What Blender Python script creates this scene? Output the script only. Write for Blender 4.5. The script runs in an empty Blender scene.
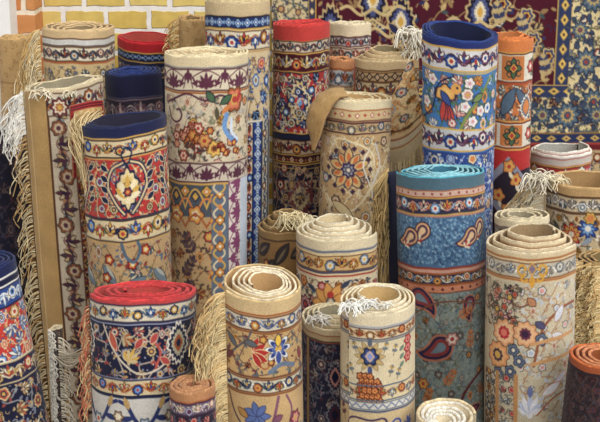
import bpy, math, random
import numpy as np

PI = math.pi
COL = bpy.context.scene.collection
RES = 2.2                      # pattern samples per design unit

# ------------------------------------------------------------------ camera geometry
CAM_H, PITCH, FPX = 2.1, math.radians(15.0), 1250.0
DY = 1.44                      # from the camera to the start of the display
cp, sp = math.cos(PITCH), math.sin(PITCH)


def ray_at(x, y, Y):
    """World point at distance Y from the camera wall plane, seen at photo position x, y."""
    a, b = (x - 300) / FPX, (211 - y) / FPX
    d = (a, cp + b * sp, -sp + b * cp)
    k = Y / d[1]
    return np.array([d[0] * k, Y, CAM_H + d[2] * k])


def to_px(p):
    x, y, z = p[0], p[1], p[2] - CAM_H
    w = y * cp - z * sp
    return 300 + FPX * x / w, 211 - FPX * (y * sp + z * cp) / w, w


# ------------------------------------------------------------------ colours
cream = (220, 196, 152); pale = (228, 212, 180); white = (238, 228, 210); tan = (188, 148, 96)
dktan = (146, 110, 68); sand = (204, 172, 122); navy = (32, 36, 64); ink = (24, 24, 40)
blue = (46, 72, 142); ltblue = (120, 160, 205); sky = (84, 146, 206); red = (186, 60, 52)
coral = (204, 66, 66); rust = (168, 88, 46); orange = (216, 130, 70); gold = (214, 166, 78)
maroon = (88, 26, 36); olive = (98, 98, 66); plum = (92, 50, 64); pink = (216, 148, 136)
teal = (72, 150, 172); slate = (84, 102, 120); green = (76, 104, 74); grey = (160, 150, 138)
greyblue = (122, 138, 160); brown = (92, 58, 38); black = (18, 16, 22); umber = (58, 40, 34)


def lin(c):
    c = np.asarray(c, float)
    return np.where(c <= 0.04045, c / 12.92, ((c + 0.055) / 1.055) ** 2.4)


# ------------------------------------------------------------------ a woven design, drawn by formula
class Cloth:
    """The woven design of one rug, in design units: u along the rug, v down from its top edge."""

    def __init__(s, u0, u1, vmax, bg, seed=1):
        s.u0, s.u1, s.vmax = u0, u1, vmax
        s.w, s.h = int((u1 - u0) * RES) + 2, int(vmax * RES) + 2
        s.a = np.empty((s.h, s.w, 3)); s.a[:] = np.array(bg) / 255
        s.U = s.u0 + (np.arange(s.w) + .5) / RES
        s.V = (np.arange(s.h) + .5) / RES
        s.sw = False; s.cl = None; s.r = random.Random(seed); s.of = (0,)

    def clip(s, u0=None, v0=0, u1=None, v1=None):
        s.cl = None if u0 is None else (u0, v0, u1, s.vmax if v1 is None else v1)

    def rep(s, P=None):
        if not P: s.of = (0,)
        else:
            n = int(max(-s.u0, s.u1) / P) + 2
            s.of = [k * P for k in range(-n, n + 1)]

    def _win(s, a0, b0, a1, b1):
        if s.sw: a0, b0, a1, b1 = b0, a0, b1, a1
        if s.cl:
            a0, b0, a1, b1 = max(a0, s.cl[0]), max(b0, s.cl[1]), min(a1, s.cl[2]), min(b1, s.cl[3])
        i0 = max(0, int((a0 - s.u0) * RES)); i1 = min(s.w, int((a1 - s.u0) * RES) + 1)
        j0 = max(0, int(b0 * RES)); j1 = min(s.h, int(b1 * RES) + 1)
        if i1 <= i0 or j1 <= j0: return None
        U, V = np.meshgrid(s.U[i0:i1], s.V[j0:j1])
        return (slice(j0, j1), slice(i0, i1)), (V if s.sw else U), (U if s.sw else V)

    def _put(s, sl, sdf, col):
        m = np.clip(.5 - sdf * RES, 0, 1)[..., None]
        s.a[sl] = s.a[sl] * (1 - m) + np.array(col) / 255 * m

    # --- areas
    def band(s, v0, v1, col, u0=None, u1=None):
        lo, hi = (0, s.vmax) if s.sw else (s.u0, s.u1)
        w = s._win(lo if u0 is None else u0, v0 - 1, hi if u1 is None else u1, v1 + 1)
        if w: s._put(w[0], np.abs(w[2] - (v0 + v1) / 2) - (v1 - v0) / 2, col)

    def line(s, v, w, col): s.band(v - w / 2, v + w / 2, col)

    def rect(s, a0, b0, a1, b1, col):
        w = s._win(a0 - 1, b0 - 1, a1 + 1, b1 + 1)
        if w: s._put(w[0], np.maximum(np.abs(w[1] - (a0 + a1) / 2) - (a1 - a0) / 2, np.abs(w[2] - (b0 + b1) / 2) - (b1 - b0) / 2), col)

    # --- motifs
    def shape(s, u, v, rad, rot, fn, cols):
        """fn(x, y, grow) -> distance; cols = [(grow, colour), ...] from the outside in."""
        c, n = math.cos(rot), math.sin(rot)
        for o in s.of:
            w = s._win(u + o - rad, v - rad, u + o + rad, v + rad)
            if not w: continue
            X, Y = w[1] - u - o, w[2] - v
            x, y = X * c + Y * n, -X * n + Y * c
            for g, col in cols: s._put(w[0], fn(x, y, g), col)

    def dot(s, u, v, r, col): s.shape(u, v, r + 1, 0, lambda x, y, g: np.hypot(x, y) - r, [(0, col)])

    def ring(s, u, v, r, wd, col): s.shape(u, v, r + wd + 1, 0, lambda x, y, g: np.abs(np.hypot(x, y) - r) - wd / 2, [(0, col)])

    def flower(s, u, v, r, n, cols, rot=0., lobe=.26, sharp=False):
        def fn(x, y, g):
            t = np.arctan2(y, x)
            k = np.abs(np.cos(n * t / 2)) if sharp else .5 + .5 * np.cos(n * t)
            lb = lobe if g > .45 else lobe * .4
            return np.hypot(x, y) - r * g * (1 - lb + lb * k)
        m = len(cols)
        gs = [1, .78, .5, .28, .14] if m > 3 else [1, .66, .32]
        if r > 2.6 and sum(cols[0]) > 210: s.shape(u, v, r + 2.6, rot, fn, [(1 + .95 / r, tuple(c * .34 for c in cols[0]))])
        s.shape(u, v, r + 1.2, rot, fn, list(zip(gs[:m], cols)))

    def leaf(s, u, v, l, w, ang, col, out=None, ow=.9):
        """A pointed leaf starting at (u, v) and growing towards ang."""
        cu, cv = u + math.cos(ang) * l / 2, v + math.sin(ang) * l / 2

        def fn(x, y, g):
            q = np.clip(1 - (x / (l / 2 + g)) ** 2, 0, 1)
            return np.where(np.abs(x) > l / 2 + g, 1., np.abs(y) - (w / 2 + g) * q)
        s.shape(cu, cv, l / 2 + 2, ang, fn, ([(ow, out)] if out else []) + [(0, col)])

    def lozenge(s, u, v, rx, ry, cols):
        s.shape(u, v, max(rx, ry) + 1, 0, lambda x, y, g: (np.abs(x) / rx + np.abs(y) / ry - g) * min(rx, ry) * .7, list(zip((1, .7, .4), cols)))

    def stroke(s, pts, wd, col, smooth=True):
        p = np.array(pts, float)
        if smooth and len(p) > 2:
            q = np.vstack([2 * p[0] - p[1], p, 2 * p[-1] - p[-2]]); out = []
            for i in range(1, len(q) - 2):
                for t in np.linspace(0, 1, 6, endpoint=False):
                    a, b, c, d = q[i - 1], q[i], q[i + 1], q[i + 2]
                    out.append(.5 * (2 * b + (c - a) * t + (2 * a - 5 * b + 4 * c - d) * t * t + (3 * b - a - 3 * c + d) * t ** 3))
            p = np.array(out + [p[-1]])
        lo, hi = p.min(0) - wd, p.max(0) + wd
        for o in s.of:
            w = s._win(lo[0] + o, lo[1], hi[0] + o, hi[1])
            if not w: continue
            X, Y = w[1] - o, w[2]; d = np.full(X.shape, 1e9)
            for a, b in zip(p[:-1], p[1:]):
                e = b - a; L = e @ e + 1e-9
                t = np.clip(((X - a[0]) * e[0] + (Y - a[1]) * e[1]) / L, 0, 1)
                d = np.minimum(d, np.hypot(X - a[0] - t * e[0], Y - a[1] - t * e[1]))
            s._put(w[0], d - wd / 2, col)

    def curl(s, u, v, r, a0, turn, wd, col):
        s.stroke([(u + r * (1 - .75 * t) * math.cos(a0 + turn * t), v + r * (1 - .75 * t) * math.sin(a0 + turn * t)) for t in np.linspace(0, 1, 8)], wd, col)

    def wave(s, vc, amp, per, wd, col, ph=0., kind=0, lim=None):
        lo, hi = lim or ((0, s.vmax) if s.sw else (s.u0, s.u1))
        w = s._win(lo, vc - amp - wd - 1, hi, vc + amp + wd + 1)
        if not w: return
        k = 2 * PI / per; t = k * w[1] + ph
        if kind == 0: f, df = amp * np.sin(t), amp * k * np.cos(t)
        elif kind == 1:                                   # scallops
            f = amp * (1 - 2 * np.abs(np.sin(t / 2))); df = amp * k * np.cos(t / 2)
        else:                                             # zigzag
            f = amp * (2 / PI) * np.arcsin(np.sin(t)); df = amp * k * .64
        s._put(w[0], np.abs(w[2] - vc - f) / np.sqrt(1 + df * df) - wd / 2, col)

    def palm(s, u, v, h, ang, cols, n=7, spread=1.25, out=None, wk=.26):
        """A fan of leaves from its foot at (u, v)."""
        for i in range(n):
            t = (i / (n - 1) - .5) * 2
            l = h * (1 - .38 * abs(t))
            s.leaf(u + math.cos(ang) * h * .08, v + math.sin(ang) * h * .08, l, h * wk, ang + t * spread, cols[i % len(cols)], out, .7)
        s.dot(u, v, h * .13, cols[0])

    def paisley(s, u, v, h, ang, cols, flip=1):
        ks = [(-.22 + .72 * t - .16 * t ** 3, flip * (.30 * t ** 2.2), .27 * (1 - t) ** .8 + .015) for t in np.linspace(0, 1, 14)]

        def fn(x, y, g):
            d = np.full(x.shape, 1e9)
            for a, b, r in ks: d = np.minimum(d, np.hypot(x - a * h, y - b * h) - r * h)
            return d + (1 - g) * h * .26
        s.shape(u, v, h * .85, ang, fn, list(zip((1, .82, .6, .3), cols)))

    def medal(s, u, v, rx, ry, cols, p=1.35, n=8):
        def fn(x, y, g):
            t = np.arctan2(y / ry, x / rx)
            q = ((np.abs(x) / rx) ** p + (np.abs(y) / ry) ** p) ** (1 / p)
            return (q - g * (1 - .09 * np.cos(n * t * 2))) * min(rx, ry)
        s.shape(u, v, max(rx, ry) * 1.2, 0, fn, list(zip((1, .84, .62, .4, .2), cols)))

    # --- whole borders and fields
    def frame(s, v0, v1, bg, ec, ew=1.0):
        s.band(v0, v1, bg); s.line(v0, ew, ec); s.line(v1, ew, ec)

    def span(s, per):
        lo, hi = (0, s.vmax) if s.sw else (s.u0, s.u1)
        if s.cl: lo, hi = (max(lo, s.cl[1]), min(hi, s.cl[3])) if s.sw else (max(lo, s.cl[0]), min(hi, s.cl[2]))
        return range(int(lo / per) - 1, int(hi / per) + 2)

    def scroll(s, v0, v1, per, vine, flowers, leaves, wd=.9, fs=.3):
        """A running border: a wavy stem, fan palmettes and blossoms in its pockets, curling tendrils."""
        h = v1 - v0; vc = (v0 + v1) / 2; per *= .86
        for k in s.span(per / 3):
            q = (k * 37) % 11 / 11
            s.curl((k + .5 * q) * per / 3, v0 + h * (.16 + .68 * ((k * 5) % 7) / 7), h * .11, q * 6, 4, .7, leaves[k % len(leaves)])
        s.wave(vc, h * .26, per, wd, vine)
        for k in s.span(per):
            for m in (0, 1):
                u = (k + .25 + .5 * m) * per; d = -1 if m else 1; i = 2 * k + m
                f = flowers[i % len(flowers)]; dk = tuple(c * .4 for c in vine)
                for sg in (-1, 1):
                    s.curl(u + sg * per * .17, vc - d * h * .16, h * .2, PI / 2 * d, sg * d * 4.6, wd, vine)
                    s.leaf(u + sg * per * .13, vc + d * h * .16, h * .3, h * .17, (0 if sg > 0 else PI) - sg * d * .5, leaves[(i + (sg > 0)) % len(leaves)])
                if i % 3 == 2: s.flower(u, vc - d * h * .12, h * fs * .95, 7, f, rot=.3 * k, lobe=.16)
                else:
                    s.palm(u, vc + d * h * .14, h * .58, -d * PI / 2, (f[0], f[1 % len(f)]), n=5, spread=1.15, out=dk, wk=.26)
                    s.leaf(u, vc + d * h * .12, h * .34, h * .16, -d * PI / 2, f[-1])

    def palms(s, v0, v1, per, col, two=None):
        h = v1 - v0
        for k in s.span(per):
            u = k * per
            s.palm(u, v1 - h * .12, h * .78, -PI / 2, (col, two or col), n=7, spread=1.5)
            for sg in (-1, 1):
                s.palm(u + sg * per * .25, v1 - h * .2, h * .5, -PI / 2 + sg * .5, (col, two or col), n=3, spread=.6)
            s.stroke([(u - per * .36, v1 - h * .08), (u - per * .40, v0 + h * .45), (u - per * .16, v0 + h * .1), (u, v0 + h * .02), (u + per * .16, v0 + h * .1), (u + per * .40, v0 + h * .45), (u + per * .36, v1 - h * .08)], 1.0, col)
            s.palm(u + per / 2, v0 + h * .05, h * .62, PI / 2, (col, two or col), n=5, spread=.8)

    def stars(s, v0, v1, per, cols, kind='lozenge'):
        h = (v1 - v0) / 2; vc = (v0 + v1) / 2
        for k in s.span(per):
            if kind == 'lozenge': s.lozenge(k * per, vc, min(per * .42, h * 1.2), h * .8, cols)
            elif kind == 'dot': s.dot(k * per, vc, h * .5, cols[0])
            else:
                s.flower(k * per, vc, h * .8, 4, cols); s.lozenge((k + .5) * per, vc, per * .13, h * .5, cols[:1])

    def field(s, v0, v1, P, vine, flowers, leaves, fs=.3, wd=.9, jit=.12, u0=None, u1=None, seed=3, rows=.8, fill=1):
        """Vines between staggered blossoms, the usual filling of a Persian ground."""
        r = random.Random(seed); old = s.cl; P *= .8
        lo = s.u0 if u0 is None else u0; hi = s.u1 if u1 is None else u1
        if old: lo, hi, v0, v1 = max(lo, old[0]), min(hi, old[2]), max(v0, old[1]), min(v1, old[3])
        s.cl = (lo, v0, hi, v1)
        if fill:
            g = P * .3
            for i in range(int((hi - lo) / g) + 1):
                for j in range(int((v1 - v0) / g) + 1):
                    if r.random() < .3: continue
                    a, b, t = lo + (i + r.random()) * g, v0 + (j + r.random()) * g, r.uniform(0, 6.3)
                    c = leaves[r.randrange(len(leaves))] if r.random() < .6 else vine
                    k = r.random()
                    if k < .45: s.leaf(a, b, g * .55, g * .26, t, c)
                    elif k < .6: s.dot(a, b, g * .14, flowers[r.randrange(len(flowers))][0])
                    else: s.stroke([(a + g * .3 * math.cos(t + q), b + g * .3 * math.sin(t + q)) for q in (0, 1.1, 2.2, 3.3)], .75, c, False)
        nj = int((v1 - v0) / (P * rows)) + 2; ni = int((hi - lo) / P) + 3
        node = {}
        for j in range(-1, nj + 1):
            for i in range(-1, ni + 1):
                node[i, j] = (lo + (i + .5 * (j % 2)) * P + r.uniform(-jit, jit) * P, v0 + (j + .35) * P * rows + r.uniform(-jit, jit) * P)
        for (i, j), (u, v) in node.items():
            for e in ((i + 1, j), (i, j + 1)):
                if e not in node or r.random() < .2: continue
                a, b = node[e]; sg = 1 if (i + j) % 2 else -1
                mx, my = (u + a) / 2, (v + b) / 2; nx, ny = -(b - v), (a - u)
                pts = [(u, v), (u * .7 + a * .3 + nx * .22 * sg, v * .7 + b * .3 + ny * .22 * sg), (mx, my), (u * .3 + a * .7 - nx * .22 * sg, v * .3 + b * .7 - ny * .22 * sg), (a, b)]
                s.stroke(pts, wd, vine)
                for q, t in ((1, 1), (3, -1)):
                    an = math.atan2(ny, nx) * 1. + (0 if t * sg > 0 else PI) + r.uniform(-.6, .6)
                    s.leaf(pts[q][0], pts[q][1], P * .24, P * .12, an, leaves[r.randrange(len(leaves))])
                    s.leaf(pts[q][0], pts[q][1], P * .2, P * .09, an + 1.2, leaves[r.randrange(len(leaves))])
                if r.random() < .5: s.curl(mx, my, P * .13, r.uniform(0, 6), 4.5, wd * .8, vine)
        for (i, j), (u, v) in node.items():
            f = flowers[r.randrange(len(flowers))]
            q, rr, t = r.random(), P * fs * r.uniform(.75, 1.15), r.random() * 6.3
            if q < .4: s.flower(u, v, rr, r.choice((5, 7, 8)), f, rot=t, lobe=.17)
            elif q < .8:
                dk = tuple(c * .4 for c in f[0])
                s.palm(u - math.cos(t) * rr * .6, v - math.sin(t) * rr * .6, rr * 1.9, t, (f[0], f[1 % len(f)]), n=7, spread=1.3, out=dk, wk=.24)
                s.flower(u - math.cos(t) * rr * .3, v - math.sin(t) * rr * .3, rr * .42, 5, f[::-1])
            else: s.medal(u, v, rr * .8, rr * 1.15, list(f) + [vine], n=4)
        s.cl = old

    def speckle(s, v0, v1, P, cols, u0=None, u1=None, seed=5):
        r = random.Random(seed); lo = s.u0 if u0 is None else u0; hi = s.u1 if u1 is None else u1
        for i in range(int((hi - lo) / P)):
            for j in range(int((v1 - v0) / P)):
                c = cols[r.randrange(len(cols))]
                if c: s.curl(lo + (i + r.random()) * P, v0 + (j + r.random()) * P, P * .45, r.random() * 6, 4, P * .2, c)

    def sprig(s, u, v, l, ang, stem, leaves, lw=None, n=4, wd=.9):
        du, dv = math.cos(ang), math.sin(ang)
        s.stroke([(u, v), (u + du * l, v + dv * l)], wd, stem, False)
        for i in range(n):
            t = (i + .8) / n * l; ll = l * .42 * (1 - .35 * i / n)
            for sg in (-1, 1): s.leaf(u + du * t, v + dv * t, ll, lw or ll * .45, ang + sg * .85, leaves[i % len(leaves)])
        s.leaf(u + du * l, v + dv * l, l * .3, (lw or l * .18), ang, leaves[0])

    def sample(s, u, v):
        x = np.clip((u - s.u0) * RES - .5, 0, s.w - 1.001); y = np.clip(v * RES - .5, 0, s.h - 1.001)
        i, j = x.astype(int), y.astype(int); fx, fy = (x - i)[..., None], (y - j)[..., None]
        a = s.a
        return (a[j, i] * (1 - fx) + a[j, i + 1] * fx) * (1 - fy) + (a[j + 1, i] * (1 - fx) + a[j + 1, i + 1] * fx) * fy


# ------------------------------------------------------------------ materials
def nodes(name):
    m = bpy.data.materials.new(name); m.use_nodes = True
    nt = m.node_tree; b = nt.nodes['Principled BSDF']
    b.inputs['Specular IOR Level'].default_value = .15
    return m, nt, b


def N(nt, kind, **kw):
    n = nt.nodes.new(kind)
    for k, v in kw.items():
        if k in n.inputs: n.inputs[k].default_value = v
        else: setattr(n, k, v)
    return n


def wool(name, bump=.5, scale=420., var=.24, sheen=.12, rough=.9):
    """Knotted wool: the woven colours with uneven dye, knot rows and a soft nap."""
    m, nt, b = nodes(name); L = nt.links.new
    at = N(nt, 'ShaderNodeAttribute', attribute_name='weave')
    tc = N(nt, 'ShaderNodeTexCoord')
    n1 = N(nt, 'ShaderNodeTexNoise', Scale=scale, Detail=2., Roughness=.6)
    n2 = N(nt, 'ShaderNodeTexNoise', Scale=16., Detail=3.)
    L(tc.outputs['Object'], n1.inputs['Vector']); L(tc.outputs['Object'], n2.inputs['Vector'])
    mr = N(nt, 'ShaderNodeMapRange'); L(n1.outputs['Fac'], mr.inputs['Value'])
    mr.inputs['From Min'].default_value = .25; mr.inputs['From Max'].default_value = .75
    mr.inputs['To Min'].default_value = 1 - var; mr.inputs['To Max'].default_value = 1 + var
    mr2 = N(nt, 'ShaderNodeMapRange'); L(n2.outputs['Fac'], mr2.inputs['Value'])
    mr2.inputs['From Min'].default_value = .3; mr2.inputs['From Max'].default_value = .7
    mr2.inputs['To Min'].default_value = .9; mr2.inputs['To Max'].default_value = 1.08
    mu = N(nt, 'ShaderNodeMath', operation='MULTIPLY'); L(mr.outputs[0], mu.inputs[0]); L(mr2.outputs[0], mu.inputs[1])
    vm = N(nt, 'ShaderNodeVectorMath', operation='SCALE'); L(at.outputs['Color'], vm.inputs[0]); L(mu.outputs[0], vm.inputs['Scale'])
    L(vm.outputs[0], b.inputs['Base Color'])
    bp = N(nt, 'ShaderNodeBump', Strength=bump, Distance=.004); L(n1.outputs['Fac'], bp.inputs['Height']); L(bp.outputs[0], b.inputs['Normal'])
    b.inputs['Roughness'].default_value = rough
    b.inputs['Sheen Weight'].default_value = sheen; b.inputs['Sheen Roughness'].default_value = .45
    return m


M_PILE = wool('knotted_wool_pile', var=.32)
M_EDGE = wool('overcast_edge', bump=.8, scale=260., var=.2, sheen=.1)
M_FRINGE = wool('cotton_fringe', bump=.3, scale=300., var=.18, sheen=.1)


def add_mesh(name, V, F4, cols, mat, parent, extra=(), smooth=True, mw=None):
    """One mesh object from arrays: quads F4 plus a few n-gons."""
    me = bpy.data.meshes.new(name)
    V = np.ascontiguousarray(V, np.float32)
    F4 = np.ascontiguousarray(F4, np.int32)
    me.vertices.add(len(V)); me.vertices.foreach_set('co', V.ravel())
    loops = F4.ravel(); starts = np.arange(len(F4)) * 4
    for e in extra:
        starts = np.append(starts, len(loops)); loops = np.append(loops, e)
    me.loops.add(len(loops)); me.loops.foreach_set('vertex_index', loops.astype(np.int32))
    me.polygons.add(len(starts)); me.polygons.foreach_set('loop_start', starts.astype(np.int32))
    me.polygons.foreach_set('use_smooth', np.full(len(starts), smooth))
    me.update(calc_edges=True)
    at = me.attributes.new('weave', 'FLOAT_COLOR', 'POINT')
    c4 = np.ones((len(V), 4), np.float32); c4[:, :3] = lin(cols)
    at.data.foreach_set('color', c4.ravel())
    me.materials.append(mat)
    o = bpy.data.objects.new(name, me); COL.objects.link(o)
    if parent: o.parent = parent
    return o


def grid_faces(nc, nr, closed_rows=False, base=0):
    i = np.arange(nc - 1)[:, None]; j = np.arange(nr if closed_rows else nr - 1)[None, :]
    j2 = (j + 1) % nr
    f = np.stack([i * nr + j, i * nr + j2, (i + 1) * nr + j2, (i + 1) * nr + j], -1)
    return f.reshape(-1, 4) + base


def tubes(name, lines, rad, cols, mat, parent, sides=4):
    """Many yarns (polylines) as one mesh of fringe."""
    V, F, C, b = [], [], [], 0
    for k, p in enumerate(lines):
        p = np.asarray(p, float); n = len(p)
        t = np.gradient(p, axis=0); t /= np.linalg.norm(t, axis=1)[:, None] + 1e-9
        up = np.where(np.abs(t[:, 2:3]) > .9, [[1., .1, 0]], [[0, .1, 1.]])
        a = np.cross(t, up); a /= np.linalg.norm(a, axis=1)[:, None] + 1e-9
        c = np.cross(t, a)
        rr = rad * np.linspace(1.1, .75, n)[:, None]
        ring = [p + rr * (math.cos(q) * a + math.sin(q) * c) for q in np.arange(sides) * 2 * PI / sides]
        V.append(np.stack(ring, 1).reshape(-1, 3)); F.append(grid_faces(n, sides, True, b))
        col = np.array(cols[k] if isinstance(cols, list) else cols) / 255
        C.append(np.repeat(col[None], n * sides, 0)); b += n * sides
    return add_mesh(name, np.vstack(V), np.vstack(F), np.vstack(C), mat, parent)


def tag(o, label, cat, group=None):
    o['label'] = label; o['category'] = cat
    if group: o['group'] = group
    return o


# ------------------------------------------------------------------ a rolled rug
ROLLS = []
GROUP = 'rolled rugs standing on end'


class Roll:
    def __init__(s, label, xc, yf, W, Y, bot=None, turns=5, radii=None, off=(0, 0), tele=0., rim=cream, rim2=None,
                 back=None, t=2.2, seam=150, way=1, paint=None, bg=cream, seed=1, taper=0., tilt=0., squash=0., sqa=0.,
                 vis=1.0, tele0=0., name='rolled_rug', sel=1.0, wob=1., hollow=None, backlean=0., slant=(0, 180), dv=0.):
        s.slant = slant; s.dv = dv
        # --- where it stands
        R = .1; Y = Y + DY
        for _ in range(6):
            P = ray_at(xc, yf, Y - R); w = to_px(P)[2]
            R = W / 2 * (to_px((P[0], Y, P[2]))[2]) / FPX
        top = np.array([(xc - 300) / FPX * to_px((0, Y, P[2]))[2], Y, P[2]])
        s.R, s.u = R, R / (W / 2)
        H = top[2]
        bx, by = bot or (xc + (300 - xc) * (600 - yf) / (4876 - yf), 600)
        q = ray_at(bx, by, Y)
        sl = (top[0] - q[0]) / (top[2] - q[2])
        base = np.array([top[0] - sl * H, Y + backlean * 0, 0.])
        s.base, s.top, s.H = base, top, H
        s.face = math.atan2(-base[0] * .0 - top[0], Y) * -1
        e = bpy.data.objects.new(name, None); COL.objects.link(e)
        e.empty_display_size = .1; e.rotation_mode = 'ZYX'
        e.location = base
        e.rotation_euler = (math.radians(tilt), math.atan(sl), -s.face)
        tag(e, label, 'rug', GROUP); s.e = e
        s.L = H / math.cos(math.atan(sl))
        # --- design scale: v in photo-sized units down the front
        yb = 448.
        q0 = to_px((top[0], Y - R, top[2])); zb = top[2]
        while zb > 0.02 and to_px((top[0], Y - R, zb))[1] < yb: zb -= .01
        s.kv = (top[2] - zb) / (to_px((top[0], Y - R, zb))[1] - q0[1])
        s.vvis = (top[2] - zb) / s.kv; s.vmax = H / s.kv + 4
        s.vdense = min(s.vmax - 4, s.vvis * vis)
        s.t = t * s.u / 2; s.taper = taper; s.way = way; s.seam = math.radians(seam)
        s.rnd = random.Random(seed)
        if radii is None:
            inner = hollow if hollow is not None else .22
            radii = [1 - (1 - inner) * (k / turns) for k in range(turns + 1)]
        s.radii = radii; s.NT = len(radii) - 1
        s.slant = (slant[0] * s.kv, math.radians(slant[1])); s.off = (off[0] * s.u, off[1] * s.u); s.tele = tele * s.u; s.tele0 = tele0
        s.squash, s.sqa, s.wob = squash, math.radians(sqa), wob
        s.ph = [s.rnd.uniform(0, 6.28) for _ in range(4)]
        s.back = back or tuple(int(c * .66) for c in rim)  # default reverse darker than the rim: shade between the turns put into colour
        hw = W / 2 * PI * 1.04
        s.c = Cloth(-hw - 4, hw + 4, s.vmax, bg, seed)
        s.W = W; s.xc = xc; s.yf = yf
        if paint: paint(s.c, s)
        s.build(rim, rim2, sel)
        ROLLS.append(s)

    def ux(s, x):
        """Distance along the rug of the spot seen at photo x."""
        r = s.W / 2
        return r * math.asin(max(-1, min(1, (x - s.xc) / r)))

    def rad(s, turn, phi):
        k = np.clip(turn, 0, s.NT)
        r = np.interp(k, np.arange(s.NT + 1), s.radii) * s.R - s.t
        wv = 1 + s.squash * np.cos(2 * (phi - s.sqa)) + .012 * s.wob * np.cos(3 * phi + s.ph[0]) + .008 * s.wob * np.cos(5 * phi + s.ph[1] + turn)
        return r * wv

    def pos(s, turn, dr, zz):
        """Point of the sheet: turn 0 at its outer end; dr across the thickness; zz height below the top edge (m)."""
        phi = s.seam + s.way * turn * 2 * PI
        f = 1 - s.taper * zz / s.L + .01 * np.sin(zz * 7 + s.ph[2]) * s.wob
        r = s.rad(turn, phi) * f + dr
        k = np.clip(turn / s.NT, 0, 1)
        cx, cy = s.off[0] * k, s.off[1] * k
        k2 = np.clip((turn - .8) / max(1e-6, s.NT - .8), 0, 1)
        z = s.L - zz + s.tele * k2 + s.wob * s.u * (.8 * np.sin(phi * 1 + s.ph[3] + turn * .6) + .45 * np.sin(phi * 4 + s.ph[2]) + .3 * np.sin(phi * 9 + s.ph[1]))
        z = z + s.slant[0] * (1 + np.cos(phi - s.slant[1]) * r / s.R) / 2 * np.clip(1.5 - zz / (s.kv * 90), 0, 1).clip(0, 1)
        return np.stack([cx + r * np.sin(phi), cy - r * np.cos(phi), z], -1)

    def build(s, rim, rim2, sel):
        d = .78 * s.u / s.R                     # dense step in radians
        # outer turn, finely woven where one can see it
        st = []
        phi = 0.
        lim = math.radians(118)
        while phi < 2 * PI * 1.02:
            st.append(phi)
            a = (s.seam + s.way * phi + PI) % (2 * PI) - PI
            phi += d if abs(a) < lim else .09
        st = np.array(st) / (2 * PI)
        zd = np.arange(0, s.vdense, .78) * s.kv
        zc = np.linspace(zd[-1], s.L, 8)[1:] if s.L - zd[-1] > .02 else np.array([s.L])
        zo = np.concatenate([zd, zc])
        self_parts = []

        def patch(ts, zo, base):
            zi = np.linspace(zo[-1], 0, 6)
            zz = np.concatenate([zo, zi]); dr = np.concatenate([np.full(len(zo), s.t), np.full(6, -s.t * .9)])
            T, Z = np.meshgrid(ts, zz, indexing='ij'); D = np.broadcast_to(dr, T.shape)
            V = s.pos(T, D, Z)
            V[..., 2] = np.maximum(V[..., 2], 0.0)
            ph = s.seam + s.way * T * 2 * PI
            uu = (ph + PI) % (2 * PI) - PI
            cols = s.c.sample(uu * s.W / 2, np.maximum(Z / s.kv - s.dv, .3))
            gy = cols.mean(-1, keepdims=True); cols = gy + (cols - gy) * .92
            cols[:, len(zo):] = np.array(s.back) / 255
            n = len(zz)
            return V.reshape(-1, 3), cols.reshape(-1, 3), grid_faces(len(ts), n, True, base), (np.arange(n) + base, np.arange(n)[::-1] + base + (len(ts) - 1) * n)
        V, C, F, E = patch(st, zo, 0)
        VV, CC, FF, EE = [V], [C], [F], list(E)
        if s.NT > 1.02:
            ti = np.linspace(1.02, s.NT, int((s.NT - 1.02) * 44) + 3)
            zi = np.concatenate([np.linspace(0, 26 * s.kv, 12), [s.L * .5, s.L]])
            V2, C2, F2, E2 = patch(ti, zi, len(V))
            VV.append(V2); CC.append(C2); FF.append(F2); EE += list(E2)
        s.body = add_mesh('rug_body', np.vstack(VV), np.vstack(FF), np.vstack(CC), M_PILE, s.e, EE)
        # the overcast cord along the top edge
        ts = np.linspace(0, s.NT, int(s.NT * 72) + 8)
        n = 8; A = np.arange(n) * 2 * PI / n
        P = s.pos(ts[:, None] + A[None] * 0, np.cos(A)[None] * s.t * 1.02 * sel + 0 * ts[:, None], (-np.sin(A) * s.t * .8 - s.t * .1)[None] + 0 * ts[:, None])
        c0 = np.array(rim) / 255; c1 = np.array(rim2 or rim) / 255
        nz = np.array([s.rnd.uniform(.86, 1.1) for _ in ts])
        mixk = np.clip((ts - .9) / .3, 0, 1)[:, None]
        C = np.clip((c0 * (1 - mixk) + c1 * mixk) * nz[:, None], 0, 1)
        C = np.repeat(C[:, None], n, 1)
        m = len(ts)
        s.edge = add_mesh('selvedge', P.reshape(-1, 3), grid_faces(m, n, True), C.reshape(-1, 3), M_EDGE, s.e,
                          [np.arange(n)[::-1], np.arange(n) + (m - 1) * n])

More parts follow.
